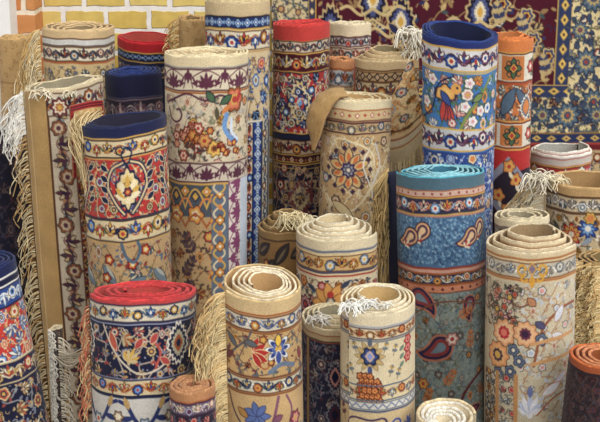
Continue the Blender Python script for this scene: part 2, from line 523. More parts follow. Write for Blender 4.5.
    # --- loose yarns
    def fringe(s, v0, v1, n, length, col, out=1., drop=1., wd=.9, ang=None, spread=.5, col2=None, seed=4, lift=1.5, to=None):
        """Warp ends along the rug's outer end, from v0 to v1 below the top: they leave the end and hang down."""
        r = random.Random(seed); Ls, Cs = [], []
        for i in range(n):
            v = v0 + (v1 - v0) * (i + r.random()) / n
            p0 = s.pos(np.array(0.), np.array(s.t * .5), np.array(v * s.kv))
            phi = s.seam if ang is None else math.radians(ang)
            tdir = -s.way * np.array([math.cos(phi), math.sin(phi), 0])       # away from the sheet, along it
            rdir = np.array([math.sin(phi), -math.cos(phi), 0])
            if to is not None: tdir = np.array([math.sin(math.radians(to)), -math.cos(math.radians(to)), 0])
            if ang is not None:
                rr = s.R + s.t * .6; p0 = np.array([rr * math.sin(phi), -rr * math.cos(phi), s.L - v * s.kv])
            l = length * s.u * r.uniform(.75, 1.15)
            o1, o2 = out * r.uniform(.5, 1.3), r.uniform(-spread, spread)
            k = 9; pts = []
            f1, f2 = r.uniform(0, 6), r.uniform(3, 8)
            for q in np.linspace(0, 1, k):
                side = o1 * (1 - (1 - q) ** 2.2) * .45
                dn = drop * q ** 1.6
                w = .11 * math.sin(f1 + f2 * q) * q
                pts.append(p0 + tdir * l * (side + w) + rdir * (lift * s.u * (1 + .8 * q) + l * (abs(o2) * .22 * q + .07 * q * math.sin(f1 * 2 + f2 * 1.3 * q))) + np.array([0, 0, -l * dn + l * .05 * math.sin(f2 + 5 * q)]))
            pts = np.array(pts); pts[:, 2] = np.maximum(pts[:, 2], .004)
            Ls.append(pts); c = col if (col2 is None or r.random() < .6) else col2
            j = r.uniform(.85, 1.1); Cs.append(tuple(min(255, x * j) for x in c))
        return tubes('fringe', Ls, wd * s.u / 2, Cs, M_FRINGE, s.e)

    def tuft(s, phi, rr, v, n, size, col, wd=.9, seed=2, droop=.6, name='fringe_tuft'):
        """A bunch of tangled yarn ends lying on the top edge at angle phi, radius rr (share of the roll)."""
        r = random.Random(seed); a = math.radians(phi); Ls, Cs = [], []
        c0 = np.array([math.sin(a) * rr * s.R, -math.cos(a) * rr * s.R, s.L - v * s.kv + s.t])
        for i in range(n):
            th = r.uniform(0, 2 * PI); l = size * s.u * r.uniform(.5, 1.1)
            d = np.array([math.cos(th), math.sin(th), 0]); h = r.uniform(.1, .45)
            st = c0 + np.array([r.gauss(0, .22), r.gauss(0, .22), 0]) * size * s.u
            f = r.uniform(0, 6)
            side = np.array([-d[1], d[0], 0])
            pts = [st + d * l * q + side * l * .22 * math.sin(f + 5 * q) + np.array([0, 0, l * (h * math.sin(PI * min(1, q * 1.15)) - droop * max(0, q - .45) ** 1.5)]) for q in np.linspace(0, 1, 9)]
            Ls.append(pts); j = r.uniform(.88, 1.08); Cs.append(tuple(min(255, x * j) for x in col))
        return tubes(name, Ls, wd * s.u / 2, Cs, M_FRINGE, s.e)



def F(*c): return c                                        # a blossom: colours from petals to heart


def sheet(name, parent, P, cols, back, th, mat=None):
    """A loose, bent piece of carpet with real thickness from a grid of points."""
    a = np.gradient(P, axis=0); b = np.gradient(P, axis=1)
    n = np.cross(a, b); n /= np.linalg.norm(n, axis=2)[..., None] + 1e-9
    nu, nv = P.shape[:2]
    V = np.vstack([(P + n * th / 2).reshape(-1, 3), (P - n * th / 2).reshape(-1, 3)])
    C = np.vstack([cols.reshape(-1, 3), np.broadcast_to(np.array(back) / 255, (nu * nv, 3))])
    f = grid_faces(nu, nv); m = nu * nv
    idx = np.arange(m).reshape(nu, nv)
    rim = np.concatenate([idx[0, :], idx[1:, -1], idx[-1, -2::-1], idx[-2:0:-1, 0]])
    nx = np.roll(rim, -1)
    side = np.stack([rim, nx, nx + m, rim + m], -1)
    return add_mesh(name, V, np.vstack([f[:, ::-1], f[:, ::-1][:, ::-1] + m, side]), C, mat or M_PILE, parent)


def hang(name, lines, wd, col, parent, seed=1):
    r = random.Random(seed)
    return tubes(name, lines, wd, [tuple(min(255, x * q) for x in col) for q in (r.uniform(.82, 1.1) for _ in lines)], M_FRINGE, parent)


# ============================================================ back row
def p_tl(c, s):
    c.band(0, 7, (214, 180, 130)); c.line(7.5, 1.2, brown); c.band(8, 13, (206, 200, 190)); c.line(13.5, 1.3, (96, 84, 80))
    c.frame(15, 28, (222, 206, 176), brown, 1.3)
    c.scroll(15.5, 27.5, 22, (60, 48, 56), [F(plum, pale, rust), F(slate, pale, rust)], [(70, 58, 66), (120, 84, 70)], 1.3, .34)
    c.line(29.5, 1.6, rust); c.band(31, c.vmax, (206, 176, 124))
    c.field(33, 110, 24, (150, 116, 74), [F((150, 130, 110), pale, blue), F(slate, pale, navy)], [(140, 118, 84), (96, 100, 108)], .22, .9)


Roll('tan rug with ribbed coiled top and side fringe against the yellow brick', 78, 31, 75, 3.0, (92, 420), radii=[1, .86, .72, .56, .4], rim=(216, 184, 136), paint=p_tl, seam=-72, way=1, seed=3, tele=-2, bg=sand,
     vis=.35).fringe(0, 45, 90, 34, (226, 208, 168), out=.8, drop=1.2, wd=1.2, col2=(206, 170, 110), spread=1., lift=2.5, to=-98)


def p_plain(c, s):
    c.speckle(0, 110, 7, [(170, 130, 80), None, (186, 150, 100)]); c.line(40, 1, (150, 110, 64))


Roll('plain tan rug showing its bare back beside the white pier', 19, 40, 44, 3.12, (40, 420), radii=[1, .86, .72, .6, .45], rim=(196, 158, 104), bg=(192, 152, 98), paint=p_plain, seam=170, vis=.3, seed=5, wob=1.2)


def p_redrim(c, s):
    c.band(0, 9, (176, 34, 40)); c.frame(9, 16, navy, ink); c.stars(9.5, 15.5, 7, [(150, 180, 220), navy], 'x')
    c.line(17, 1, gold); c.scroll(19, 30, 18, grey, [F(plum, pale)], [slate]); c.line(31, 1, gold); c.line(8.6, 1.2, gold)


Roll('short dark blue rug with a bright red rim and dotted blue line', 152, 46, 71, 3.3, radii=[1, .92, .84], slant=(5, 250), rim=(196, 38, 44), rim2=(180, 40, 44), bg=navy, paint=p_redrim, seam=120, vis=.25, seed=8, tele=2, back=(150, 60, 50))


def p_darkblue(c, s):
    c.band(0, 22, (30, 30, 58)); c.frame(22, 42, (44, 36, 48), (120, 100, 104), 1.2); c.line(20, .8, (90, 82, 96))
    c.scroll(23, 41, 24, (170, 150, 142), [F((150, 120, 120), plum, (180, 160, 150)), F((120, 100, 112), ink, (170, 150, 140))], [(130, 112, 116), (96, 80, 96)], 1.3, .3)
    c.line(44, 1, (110, 90, 90)); c.field(48, 100, 20, (110, 90, 84), [F((140, 110, 100), ink)], [plum, (90, 80, 90)])


Roll('dark navy rug with a coiled blue top between beige rugs', 134, 76, 63, 2.77, (150, 420), radii=[1, .86, .76, .62, .52, .36], off=(-3, 0), rim=(30, 34, 66), rim2=(40, 58, 116), bg=(32, 30, 50), paint=p_darkblue, seam=60, way=-1, vis=.35, seed=9, squash=.03, back=(30, 36, 76), tele=2)


def p_blueband(c, s):
    c.band(0, 12, (206, 180, 136)); c.line(12.5, 1, brown); c.frame(13, 23, (36, 48, 100), ink); c.stars(13.5, 22.5, 10, [(150, 186, 224), (60, 84, 150), white], 'x')
    c.line(24, 1.4, gold); c.frame(26, 43, (222, 208, 178), brown)
    c.scroll(26, 43, 30, rust, [F(red, gold, navy), F(blue, ltblue, white), F((130, 60, 50), gold, pale), F(blue, white, red)], [blue, rust, (60, 90, 150)], 1.3, .38)
    c.line(45, 1.5, (190, 150, 90)); c.band(46, c.vmax, (212, 188, 146))
    c.field(50, 118, 26, (150, 120, 84), [F(blue, ltblue, white), F(navy, ltblue), F(pink, red, gold)], [blue, slate, (140, 104, 80)], .26, 1.1)
    u0, u1, u2 = s.ux(247), s.ux(255), s.ux(264)
    for sg in (1,):
        c.rect(u0 - 2, 116, 60, c.vmax, (222, 212, 190)); c.rect(u0 + 2, 110, u2, 120, (40, 66, 140))
        c.sw = True; c.clip(-60, 112, 60)
        c.frame(u0 - 1, u1 - 1, (226, 210, 184), brown); c.scroll(u0 - 1, u1 - 1, 22, rust, [F(red, gold, navy), F(blue, ltblue, white)], [navy, red], 1, .42)
        c.frame(u1 - 1, u2, (38, 62, 138), ink, 1.2); c.stars(u1, u2 - .5, 11, [(200, 214, 232), (90, 130, 190), white], 'x')
        c.frame(u2 + 1, u2 + 12, (206, 196, 172), (110, 96, 80)); c.scroll(u2 + 1, u2 + 12, 20, slate, [F(rust, pale), F(slate, white)], [slate, (150, 120, 100)], 1)
        c.frame(u2 + 13, u2 + 18, (70, 80, 110), brown); c.sw = False; c.clip()
        c.rect(u0 - 2, 110, u2, 112, (222, 212, 190))


Roll('tallest beige rug with a navy flower band and blue diamond side border', 238, 4, 69, 2.88, (237, 300), radii=[1, .91, .8, .7, .6, .5, .4], rim=(208, 186, 144), bg=(212, 188, 146), paint=p_blueband, seam=160, vis=.72, seed=12, tele=5)


def p_rednavy(c, s):
    c.band(0, 13, (200, 62, 56)); c.line(13.5, 1, gold); c.frame(14, 24, (206, 186, 158), brown, 1.2)
    c.scroll(14, 24, 20, (90, 60, 60), [F(slate, pale, rust), F(plum, pale)], [(110, 80, 76), slate], 1.2, .36)
    c.frame(25, 42, (72, 22, 32), gold, 1.2)
    c.scroll(26, 41, 26, (210, 180, 120), [F(pale, navy, gold), F(red, gold, navy)], [gold, (130, 150, 180), pale], 1.3, .34)
    c.band(43, 100, (178, 50, 46)); c.line(43, 1.2, ink)
    c.rep(54)
    for u in (-2, 25): c.medal(u, 70 + (0 if u < 0 else 16), 15, 24, [navy, (212, 180, 120), navy, (200, 60, 50), ltblue])
    c.rep()
    c.field(44, 100, 17, (226, 206, 166), [F(navy, ltblue, white), F(pale, navy, gold), F(blue, white, navy)], [navy, (220, 196, 150), (60, 80, 140)], .3, 1.2, seed=7)
    c.line(100, 1.5, gold); c.frame(101, 106, navy, ink); c.frame(107, 120, (190, 164, 130), brown)
    c.scroll(107, 120, 22, (80, 40, 44), [F(plum, pale, red), F(rust, gold, navy)], [plum, rust], 1.3, .36)
    c.frame(121, 130, (60, 30, 40), gold); c.stars(122, 129, 10, [rust, pale, navy], 'x')
    c.band(131, c.vmax, (36, 32, 54))
    c.rep(64); c.medal(0, 162, 24, 30, [(190, 160, 120), (40, 34, 56), (120, 60, 60), (200, 176, 130), navy]); c.rep()
    c.field(131, 260, 22, (176, 146, 108), [F((196, 166, 120), plum, gold), F((170, 80, 70), pale, navy)], [(150, 130, 110), (120, 70, 66), (90, 96, 120)], .26, 1.1)
    for v in (128, 134): c.line(v, .8, gold)


Roll('red and navy rug with coral red rim, right of the tallest beige rug', 302, 27, 62, 3.04, (300, 300), radii=[1, .88, .76, .62, .5, .36], rim=(206, 62, 58), bg=navy, paint=p_rednavy, seam=140, vis=.65, seed=14, back=(150, 56, 50))


def p_narrow(c, s):
    c.speckle(0, 90, 6, [(160, 124, 76), None, (196, 162, 112)]); c.line(30, 1.2, brown); c.frame(32, 44, (196, 168, 124), brown); c.scroll(32, 44, 18, brown, [F(rust, gold)], [slate])


Roll('narrow plain tan rug with fringe between red rimmed rug and the tallest beige rug', 192, 22, 32, 3.09, radii=[1, .84, .66, .5], rim=(190, 152, 100), bg=(182, 146, 94), paint=p_narrow, seam=-50, vis=.3, seed=45, t=2, slant=(4, 180)).fringe(-1, 34, 70, 17, (216, 190, 136), out=1.1, drop=.6, wd=1.2, col2=(180, 140, 84), spread=1.2, lift=1.5, to=-80)


def p_creamback(c, s):
    c.band(0, 11, (226, 206, 168)); c.line(11, 1, brown); c.frame(12, 20, (196, 190, 184), plum); c.scroll(12, 20, 18, plum, [F(slate, pale), F(pink, red)], [slate, plum], 1, .36)
    c.frame(22, 32, (216, 200, 172), plum); c.scroll(22, 32, 20, rust, [F(pink, red, white), F(slate, pale, rust)], [slate, rust], 1, .38)
    c.band(33, c.vmax, (170, 64, 54)); c.line(34, 1.2, gold)


Roll('cream rimmed rug in front of the hanging carpet, beside the coral red rim', 352, 26, 47, 3.3, radii=[1, .8, .6, .4], rim=(232, 214, 178), bg=cream, paint=p_creamback, seam=150, vis=.3, seed=15)


def p_orangeback(c, s):
    c.band(0, 8, (206, 140, 92)); c.line(8, 1, rust); c.frame(9, 24, (196, 196, 190), rust); c.scroll(9, 24, 18, slate, [F(pink, rust), F(greyblue, white)], [greyblue, (150, 130, 110)], 1); c.band(26, c.vmax, (214, 186, 140)); c.field(27, 70, 18, rust, [F(pink, red)], [slate])


Roll('low orange rimmed rug, mostly hidden behind the ribbed tan rug', 342, 61, 29, 3.13, radii=[1, .8, .6, .4], rim=(214, 148, 98), bg=cream, paint=p_orangeback, seam=170, vis=.3, seed=16)


def p_tanmid(c, s):
    c.band(0, 8, (206, 176, 130)); c.line(8, 1.2, brown); c.frame(10, 18, (190, 158, 112), (110, 72, 44)); c.stars(10.5, 17.5, 9, [(120, 90, 66), pale, rust], 'x')
    c.frame(19, 34, (206, 180, 134), (100, 66, 44), 1.2); c.scroll(19, 34, 22, (100, 66, 50), [F((104, 78, 90), pale, rust), F(rust, gold, pale)], [(120, 96, 84), rust, slate], 1.2, .36)
    c.frame(35, 42, (176, 140, 96), rust); c.band(43, c.vmax, (190, 152, 104)); c.field(44, 120, 20, rust, [F(slate, pale), F(rust, gold)], [slate, (110, 84, 60)])


k_roll = Roll('tan rug with ribbed top, white yarn and a patterned corner hanging beside blue rug', 386, 63, 67, 2.99, (388, 420), radii=[1, .84, .7, .55, .4], rim=(214, 188, 142), bg=tan, paint=p_tanmid, seam=75, way=-1, vis=.4, seed=17, tele=11)
k_roll.tuft(70, .80, -22, 60, 15, (238, 230, 212), 1.4, droop=1.8)
k_roll.tuft(78, .95, -12, 60, 15, (236, 226, 204), 1.4, seed=9, droop=2.4)
k_roll.tuft(74, .74, -4, 40, 13, (236, 226, 204), 1.4, seed=10, droop=1.4)


def p_bigblue(c, s):
    c.band(0, 9, (38, 48, 106)); c.frame(9, 29, (206, 200, 196), gold, 1.6)
    c.scroll(10, 28, 28, plum, [F((112, 60, 92), white, blue), F(blue, pale, red)], [(96, 80, 130), plum, (80, 110, 160)], 1.5, .36)
    c.line(31, 1.4, gold); c.band(32, c.vmax, (66, 116, 178))
    c.field(33, 84, 22, (70, 110, 80), [F(white, pink, gold), F(white, (180, 200, 230), blue), F(orange, gold, red), F(pink, white, red)], [green, (90, 130, 90), olive, navy], .3, 1.2, seed=4)
    x = s.ux; c.rep(128)
    c.stroke([(x(462), 82), (x(470), 68), (x(478), 58), (x(488), 42), (x(492), 36)], 3.2, (130, 140, 70)); c.leaf(x(484), 50, 14, 6, 2.6, (120, 140, 80), navy)
    c.medal(x(446), 52, 13, 9, [navy, (226, 160, 80), (232, 180, 100)], n=3); c.dot(x(457), 46, 5, (226, 160, 80)); c.dot(x(458), 45, 1.2, navy)
    for k in range(4): c.leaf(x(445), 58, 20, 5, 1.0 + .22 * k, (196, 70, 60), navy, .8)
    c.leaf(x(442), 50, 16, 6, .9, (60, 80, 140), navy)
    for u, v in ((x(466), 62), (x(474), 76), (x(434), 40), (x(482), 66), (x(428), 62), (x(470), 40)): c.flower(u, v, 5.5, 5, F(white, (226, 210, 220), pink))
    c.stroke([(x(424), 78), (x(434), 66), (x(440), 44), (x(452), 36)], 1.6, navy); c.rep()
    c.frame(84, 104, (200, 198, 196), gold, 1.6)
    c.scroll(85, 103, 28, plum, [F((112, 60, 92), white, navy), F(blue, pale, red)], [(96, 80, 130), plum, (80, 110, 160)], 1.5, .36)
    c.band(106, c.vmax, (48, 72, 140)); c.field(108, 200, 24, (160, 180, 214), [F(white, blue), F(pale, orange)], [(120, 160, 210), white], .24)


Roll('tall blue rug with navy rim and a golden bird among white blossoms', 458, 45, 82, 2.62, (454, 300), dv=-3, radii=[1, .92, .85, .79], off=(2, 2), slant=(15, 215), rim=(34, 50, 104), rim2=(40, 62, 126), bg=(84, 140, 190), paint=p_bigblue, seam=-60, way=1, vis=.5, seed=18, tele=0, back=(24, 28, 54), taper=.09, squash=.03)


def p_orange(c, s):
    c.band(0, 11, (214, 122, 64)); c.line(11, 1, gold)

    def orn(v0, v1):
        c.frame(v0, v1, (222, 210, 190), brown, 1.2)
        for u in (-24, 6):
            c.rep(61); c.rect(u - 13, v0 + 1.5, u + 13, v1 - 1.5, (200, 118, 62)); h = (v1 - v0) / 2
            for q in range(4): c.leaf(u, v0 + h, 9.5, 5, q * PI / 2 + .0, green, ink); c.curl(u + 7 * math.cos(q * PI / 2 + .8), v0 + h + 7 * math.sin(q * PI / 2 + .8), 3.5, q, 4, 1.2, (60, 70, 60))
            c.flower(u, v0 + h, 4, 4, F(gold, red)); c.rep()
        c.rep(61); c.flower(30, (v0 + v1) / 2, 6, 6, F(red, pink, white)); c.rep()
    orn(12, 38); c.line(40, 1.6, rust)
    c.band(41, 74, (204, 116, 62)); c.field(41, 74, 22, (120, 80, 56), [F(pale, slate), F(slate, pale, red)], [slate, (70, 84, 104), white], .26, 1.2)
    c.rep(46); c.leaf(-6, 70, 30, 12, -1.1, slate, ink); c.leaf(10, 44, 24, 9, .9, slate, ink); c.medal(24, 62, 9, 12, [white, slate, orange]); c.rep()
    c.line(75, 1.4, gold); orn(77, 100); c.line(102, 1.6, gold)
    c.band(103, 122, (186, 46, 44)); c.band(122, 142, (40, 30, 44)); c.band(142, 160, (110, 30, 36)); c.band(160, c.vmax, (50, 26, 36))
    c.rep(70); c.lozenge(3, 141, 33, 33, [(140, 138, 150), (46, 34, 46)])
    for a, b in ((-7, 147), (12, 131), (4, 118), (3, 160)): c.flower(a, b, 7, 5, F(orange, gold, red)); c.leaf(a, b + 5, 8, 4, 1., pale)
    c.rep()


Roll('orange rug with square ornaments and a grey diamond on red, behind the blue rug', 509, 41, 56, 2.87, (502, 300), radii=[1, .85, .7, .5], rim=(218, 128, 70), bg=red, paint=p_orange, seam=150, vis=.62, seed=19, back=(180, 110, 64), tele=3)


def p_whitered(c, s):
    c.band(0, 6, (232, 222, 206)); c.line(6, .8, grey); c.band(7, 13, (196, 184, 170)); c.line(14, 1.2, gold)
    c.frame(15, 32, (168, 52, 50), brown); c.scroll(15, 32, 22, pink, [F(white, pink, red), F(pink, white, blue), F(white, gold)], [white, slate, pink], 1.2, .38); c.band(33, c.vmax, cream)


Roll('short rug with a white rim and red flower band under the hanging carpet', 562, 157, 64, 2.98, dv=-4, radii=[1, .91, .84], rim=(236, 228, 212), bg=red, paint=p_whitered, seam=140, vis=.3, seed=20, tele=4)


# ============================================================ second row
def p_bigtan(c, s):
    c.band(0, c.vmax, (206, 178, 136))
    a, b, d = s.ux(27), s.ux(46), s.ux(71)
    c.sw = True
    c.band(-200, a - 20, (196, 170, 128)); c.band(a - 6, b, (186, 146, 88)); c.line(a + 4, 1.5, (214, 180, 124)); c.line(b, 1.6, brown)
    c.clip(-200, 4, 200)
    c.frame(b + 1, d + 14, (204, 186, 158), brown, 1.4)
    c.scroll(b + 2, b + 24, 34, (130, 96, 76), [F(plum, (200, 176, 140), (60, 40, 60)), F((80, 60, 70), sand, plum), F((140, 84, 60), (200, 176, 140), plum)], [(160, 140, 116), (170, 120, 90), (130, 130, 124)], 1.3, .36)
    c.line(b + 25, 1.4, (120, 70, 60)); c.frame(b + 26, b + 38, (110, 40, 44), brown); c.scroll(b + 26, b + 38, 26, gold, [F(gold, navy)], [pale, navy], 1.1)
    c.sw = False; c.clip(b + 1, 0, 200)
    c.band(0, 3, (220, 200, 160)); c.frame(4, 25, (204, 188, 164), brown, 1.3)
    c.scroll(5, 24, 26, (150, 110, 84), [F(rust, pale, navy), F(plum, pale, (60, 40, 60))], [slate, rust, (120, 100, 90)], 1.3, .36)
    c.clip(b + 26, 25, 200); c.band(26, c.vmax, (130, 50, 48)); c.field(28, 300, 20, gold, [F(gold, navy), F(pale, rust)], [pale, navy, slate], .28, 1.)
    c.clip()
    c.flower(b + 13, 17, 9, 8, F((120, 50, 56), pale, rust, gold))


b_roll = Roll('large tan rug with a plain edge strip and long fringe down its left side', 63, 96, 82, 2.58, (88, 420), slant=(11, 75), radii=[1, .92, .85, .7], rim=(222, 204, 166), bg=sand, paint=p_bigtan, seam=-74, way=1, vis=1, seed=21, wob=1.3)
b_roll.fringe(2, 330, 170, 26, (214, 196, 156), out=.8, drop=.85, wd=1.35, col2=(196, 160, 108), spread=.9, to=-98)
b_roll.fringe(0, 40, 90, 30, (242, 236, 224), out=.95, drop=.9, wd=1.5, spread=1.2, seed=8, to=-95)
b_roll.tuft(-30, .95, 0, 40, 12, (236, 224, 198), 1.1, droop=.8)
b_roll.tuft(10, .97, 0, 26, 9, (232, 220, 190), 1.1, droop=.7, seed=5)


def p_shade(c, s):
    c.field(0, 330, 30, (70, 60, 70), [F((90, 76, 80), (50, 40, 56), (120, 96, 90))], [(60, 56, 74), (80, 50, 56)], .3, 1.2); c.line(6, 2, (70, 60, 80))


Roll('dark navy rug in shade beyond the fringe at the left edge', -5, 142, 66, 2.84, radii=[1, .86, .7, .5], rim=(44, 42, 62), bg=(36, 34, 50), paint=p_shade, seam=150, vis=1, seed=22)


def p_redfield(c, s):
    c.band(0, 9, (34, 38, 74)); c.line(9.5, 1.2, gold)
    for v0, v1 in ((11, 27), (86, 106)):
        c.frame(v0, v1, (218, 196, 150), (60, 44, 44), 1.4)
        c.scroll(v0 + 1, v1 - 1, 30, rust, [F(blue, ltblue, gold), F(red, gold, pale), F(gold, pale, navy), F(navy, gold, red)], [slate, gold, (90, 110, 80), navy], 1.2, .36)
        c.line(v1 + 2, 1.2, gold)
    c.band(29, 84, (188, 54, 50)); c.line(84.5, 1.4, navy)
    c.field(30, 84, 22, (214, 176, 120), [F((226, 196, 140), navy, gold), F(pale, blue, red)], [(226, 196, 140), (110, 130, 110), navy], .24, 1.2, seed=9)
    c.rep(66)
    for du in (-1, 1):
        c.stroke([(du * 4, 32), (du * 15, 38), (du * 20, 54), (du * 12, 70), (du * 4, 80)], 4.4, navy); c.stroke([(du * 4, 32), (du * 15, 38), (du * 20, 54), (du * 12, 70), (du * 4, 80)], 1.9, (222, 196, 146))
        for v in (40, 50, 60, 70): c.leaf(du * 20, v, 10, 5, (0 if du > 0 else PI) - .6 * du, navy, (236, 214, 166), .8)
    c.medal(0, 57, 13, 21, [navy, (232, 206, 150), (226, 190, 110), navy, red], n=5)
    c.palm(0, 68, 22, -PI / 2, ((240, 222, 176), gold)); c.flower(0, 60, 5, 6, F(navy, red, gold))
    c.stroke([(0, 18), (-5, 24), (0, 34), (5, 24), (0, 18)], 1.6, navy)
    c.rep()
    c.band(108, c.vmax, (190, 154, 106))
    c.field(110, 270, 34, (126, 100, 70), [F((160, 50, 44), gold, navy), F(slate, pale, rust), F((180, 90, 60), pale)], [slate, (110, 120, 120), olive, (140, 60, 50)], .2, 1.1, seed=6)
    c.rep(86)
    for du, v, a, l in ((-14, 158, -.5, 34), (8, 170, -.9, 30), (24, 136, .7, 26), (-30, 130, .9, 24)):
        c.leaf(du, v, l, l * .36, a, (110, 124, 132), (60, 66, 78)); c.leaf(du + 3, v - 1, l * .7, l * .15, a, (180, 176, 160))
    for du, v in ((-22, 124), (2, 128), (-26, 142), (16, 116)): c.flower(du, v, 5, 5, F((176, 48, 44), gold, pale))
    c.stroke([(-8, 108), (-4, 120), (4, 126), (10, 116), (8, 108)], 3, slate)
    c.rep()


d_roll = Roll('red field rug with navy rim, gold medallion and leafy tan lower ground', 125, 132, 86, 2.27, (133, 330), radii=[1, .93, .88, .84], off=(2, 2), slant=(7, 90), rim=(36, 42, 76), bg=tan, paint=p_redfield, seam=-82, way=1, vis=1, seed=23, back=(40, 36, 52))
# the red bordered outer end curls up behind it, fringe hanging over the navy rim


def corner_behind():
    c = Cloth(-22, 22, 70, (150, 40, 44), 3)
    c.frame(2, 4, red, ink); c.rect(-18, 6, 20, 70, (200, 166, 110)); c.speckle(7, 68, 5, [(226, 206, 160), (150, 110, 70), None])
    n, m = 56, 70
    P = np.zeros((n, m, 3)); C = np.zeros((n, m, 3))
    for i, a in enumerate(np.linspace(0, 1, n)):
        for j, b in enumerate(np.linspace(0, 1, m)):
            x = -s_R(d_roll) * 1.26 + a * 33 * d_roll.u; y = s_R(d_roll) * (.42 + .34 * math.sin(a * 2.2)); z = d_roll.L + 15 * d_roll.kv - b * 70 * d_roll.kv + 3 * d_roll.kv * a
            P[i, j] = (x, y, z)
    U, V = np.meshgrid(np.linspace(-21, 21, n), np.linspace(0, 69, m), indexing='ij')
    C = c.sample(U, V)
    o = sheet('loose_corner', d_roll.e, P[::-1], C[::-1], (160, 120, 80), .008)
    r = random.Random(4); L = []
    for i in range(70):
        a = r.random(); p0 = np.array([-s_R(d_roll) * 1.26 + (3 + 28 * a) * d_roll.u, s_R(d_roll) * (.42 + .34 * math.sin(a * 2.2)) - .008, d_roll.L + (9 - 14 * r.random()) * d_roll.kv])
        e = np.array([-s_R(d_roll) * r.uniform(.92, 1.08), -s_R(d_roll) * r.uniform(.1, .5), d_roll.L - r.uniform(2, 60) * d_roll.kv])
        f = r.uniform(0, 6)
        L.append([p0 + (e - p0) * np.array([q ** .9, q, q ** 1.6]) + np.array([.006 * math.sin(f + 5 * q), 0, .004 * math.sin(f + 7 * q)]) - np.array([.02 * math.sin(PI * q) * (1 - a * .3), .02 * math.sin(PI * q), 0]) for q in np.linspace(0, 1, 10)])
    hang('fringe', L, .0016, (222, 196, 146), o)


def s_R(r): return r.R


corner_behind()


def p_creamtall(c, s):
    c.band(0, 9, (226, 204, 160)); c.line(9.5, 1.2, (150, 150, 150))
    c.frame(11, 31, (220, 204, 172), (86, 50, 60), 1.4); c.palms(12, 30, 38, (98, 48, 66)); c.line(33, 1.2, rust)
    c.band(34, 99, (216, 198, 164))
    c.field(36, 98, 30, (170, 140, 110), [F(pink, pale, rust), F(gold, rust, pale), F((206, 130, 100), gold, red)], [(130, 130, 100), (90, 80, 80), (180, 170, 160)], .18, .9, seed=12)
    c.rep(132)
    x = s.ux
    c.stroke([(x(168), 44), (x(185), 34), (x(205), 40), (x(222), 36), (x(240), 46)], 2, plum)
    c.curl(x(176), 52, 12, 3.4, -5, 2, plum); c.curl(x(178), 66, 9, 0, 5, 1.6, (130, 90, 80))
    r = random.Random(2)
    for a in range(26):
        u, v = x(176) + r.gauss(16, 9), 74 + r.gauss(0, 8)
        c.flower(u, v, r.uniform(3.5, 6.5), 6, r.choice([F(rust, orange, gold), F((206, 120, 90), pink, gold), F(gold, rust, brown), F((190, 90, 70), pale, red)]))
    for a in range(16):
        u, v = x(172) + r.uniform(0, 44), 84 + r.uniform(-3, 9); c.leaf(u, v, 7, 3.2, r.uniform(0, 6), (86, 60, 56))
    c.flower(x(234), 40, 12, 6, F(rust, (222, 120, 90), gold, red), sharp=True); c.leaf(x(236), 44, 14, 5, -1.1, red); c.leaf(x(230), 44, 14, 5, 2.4, orange)
    c.leaf(x(220), 44, 15, 6, -.6, green, ink); c.leaf(x(214), 42, 13, 6, -2.2, green, ink); c.leaf(x(216), 46, 14, 5, 1.5, (90, 80, 60))
    c.stroke([(x(226), 54), (x(224), 66), (x(230), 76), (x(236), 80)], 5, (110, 150, 200)); c.stroke([(x(231), 58), (x(231), 70), (x(237), 78)], 3, (210, 220, 235))
    c.flower(x(214), 86, 8, 7, F(gold, (226, 180, 90), rust, brown)); c.flower(x(204), 78, 7, 6, F((200, 120, 80), gold, red))
    for a in range(9): c.flower(x(228) + r.uniform(-10, 14), 86 + r.uniform(-6, 8), 3, 5, F(red, gold))
    c.rep()
    c.frame(100, 118, (208, 192, 168), (86, 50, 60), 1.4); c.palms(101, 117, 36, (88, 44, 62)); c.line(120, 1.2, gold)
    c.band(121, c.vmax, (188, 152, 104))
    c.band(121, 152, (76, 84, 92)); c.wave(134, 9, 24, 1.8, gold, kind=1); c.wave(143, 9, 24, 2.2, (214, 130, 70), kind=1, ph=PI)
    c.rep(24); c.flower(0, 127, 5, 4, F(gold, orange, pale)); c.lozenge(12, 132, 5, 6, [navy, gold]); c.flower(12, 150, 9, 5, F(orange, gold, pale, rust)); c.rep()
    c.wave(156, 6, 24, 2, rust, kind=1)
    c.clip(-140, 160, x(211), c.vmax); c.field(165, 330, 30, (120, 84, 56), [F((170, 70, 56), gold), F(orange, gold, rust)], [(84, 62, 58), (100, 80, 60)], .2, 1., seed=3)
    c.rep(120)
    for u, v, a in ((x(192), 192, -2.0), (x(180), 214, -1.0), (x(196), 240, -2.0), (x(178), 250, -.7), (x(190), 276, -1.6)): c.sprig(u, v, 22, a, brown, [(74, 54, 60), (92, 70, 70)], 4.2)
    c.rep(); c.clip()
    for k in (0, -1):                                       # the vertical side border, then a strip of painted skylight at its edge
        o = k * 134
        c.sw = True; c.clip(x(211) + o, 121, x(229) + o)
        c.band(x(210) + o, x(228) + o, (96, 108, 124)); c.wave(x(219) + o, 6, 26, 2, (222, 200, 160), kind=0); c.wave(x(219) + o, 6, 26, 2, gold, ph=PI)
        c.clip(x(205) + o, 130, 200); c.stars(x(214) + o, x(225) + o, 26, [orange, gold, white], 'x'); c.stars(x(208) + o, x(214) + o, 26, [(190, 80, 50), gold], 'lozenge')
        c.clip(x(228) + o, 118, x(243) + o + 12); c.frame(x(228) + o, x(240) + o + 3, (222, 208, 192), plum, 1.4); c.palms(x(229) + o, x(240) + o + 2, 30, (132, 62, 100))
        c.clip(x(241) + o, 118, x(247) + o + 12); c.band(x(241) + o, x(247.5) + o + 10, (196, 204, 216)); c.sw = False; c.clip()  # pale blue strip: bluish skylight on the right side, painted into the weave


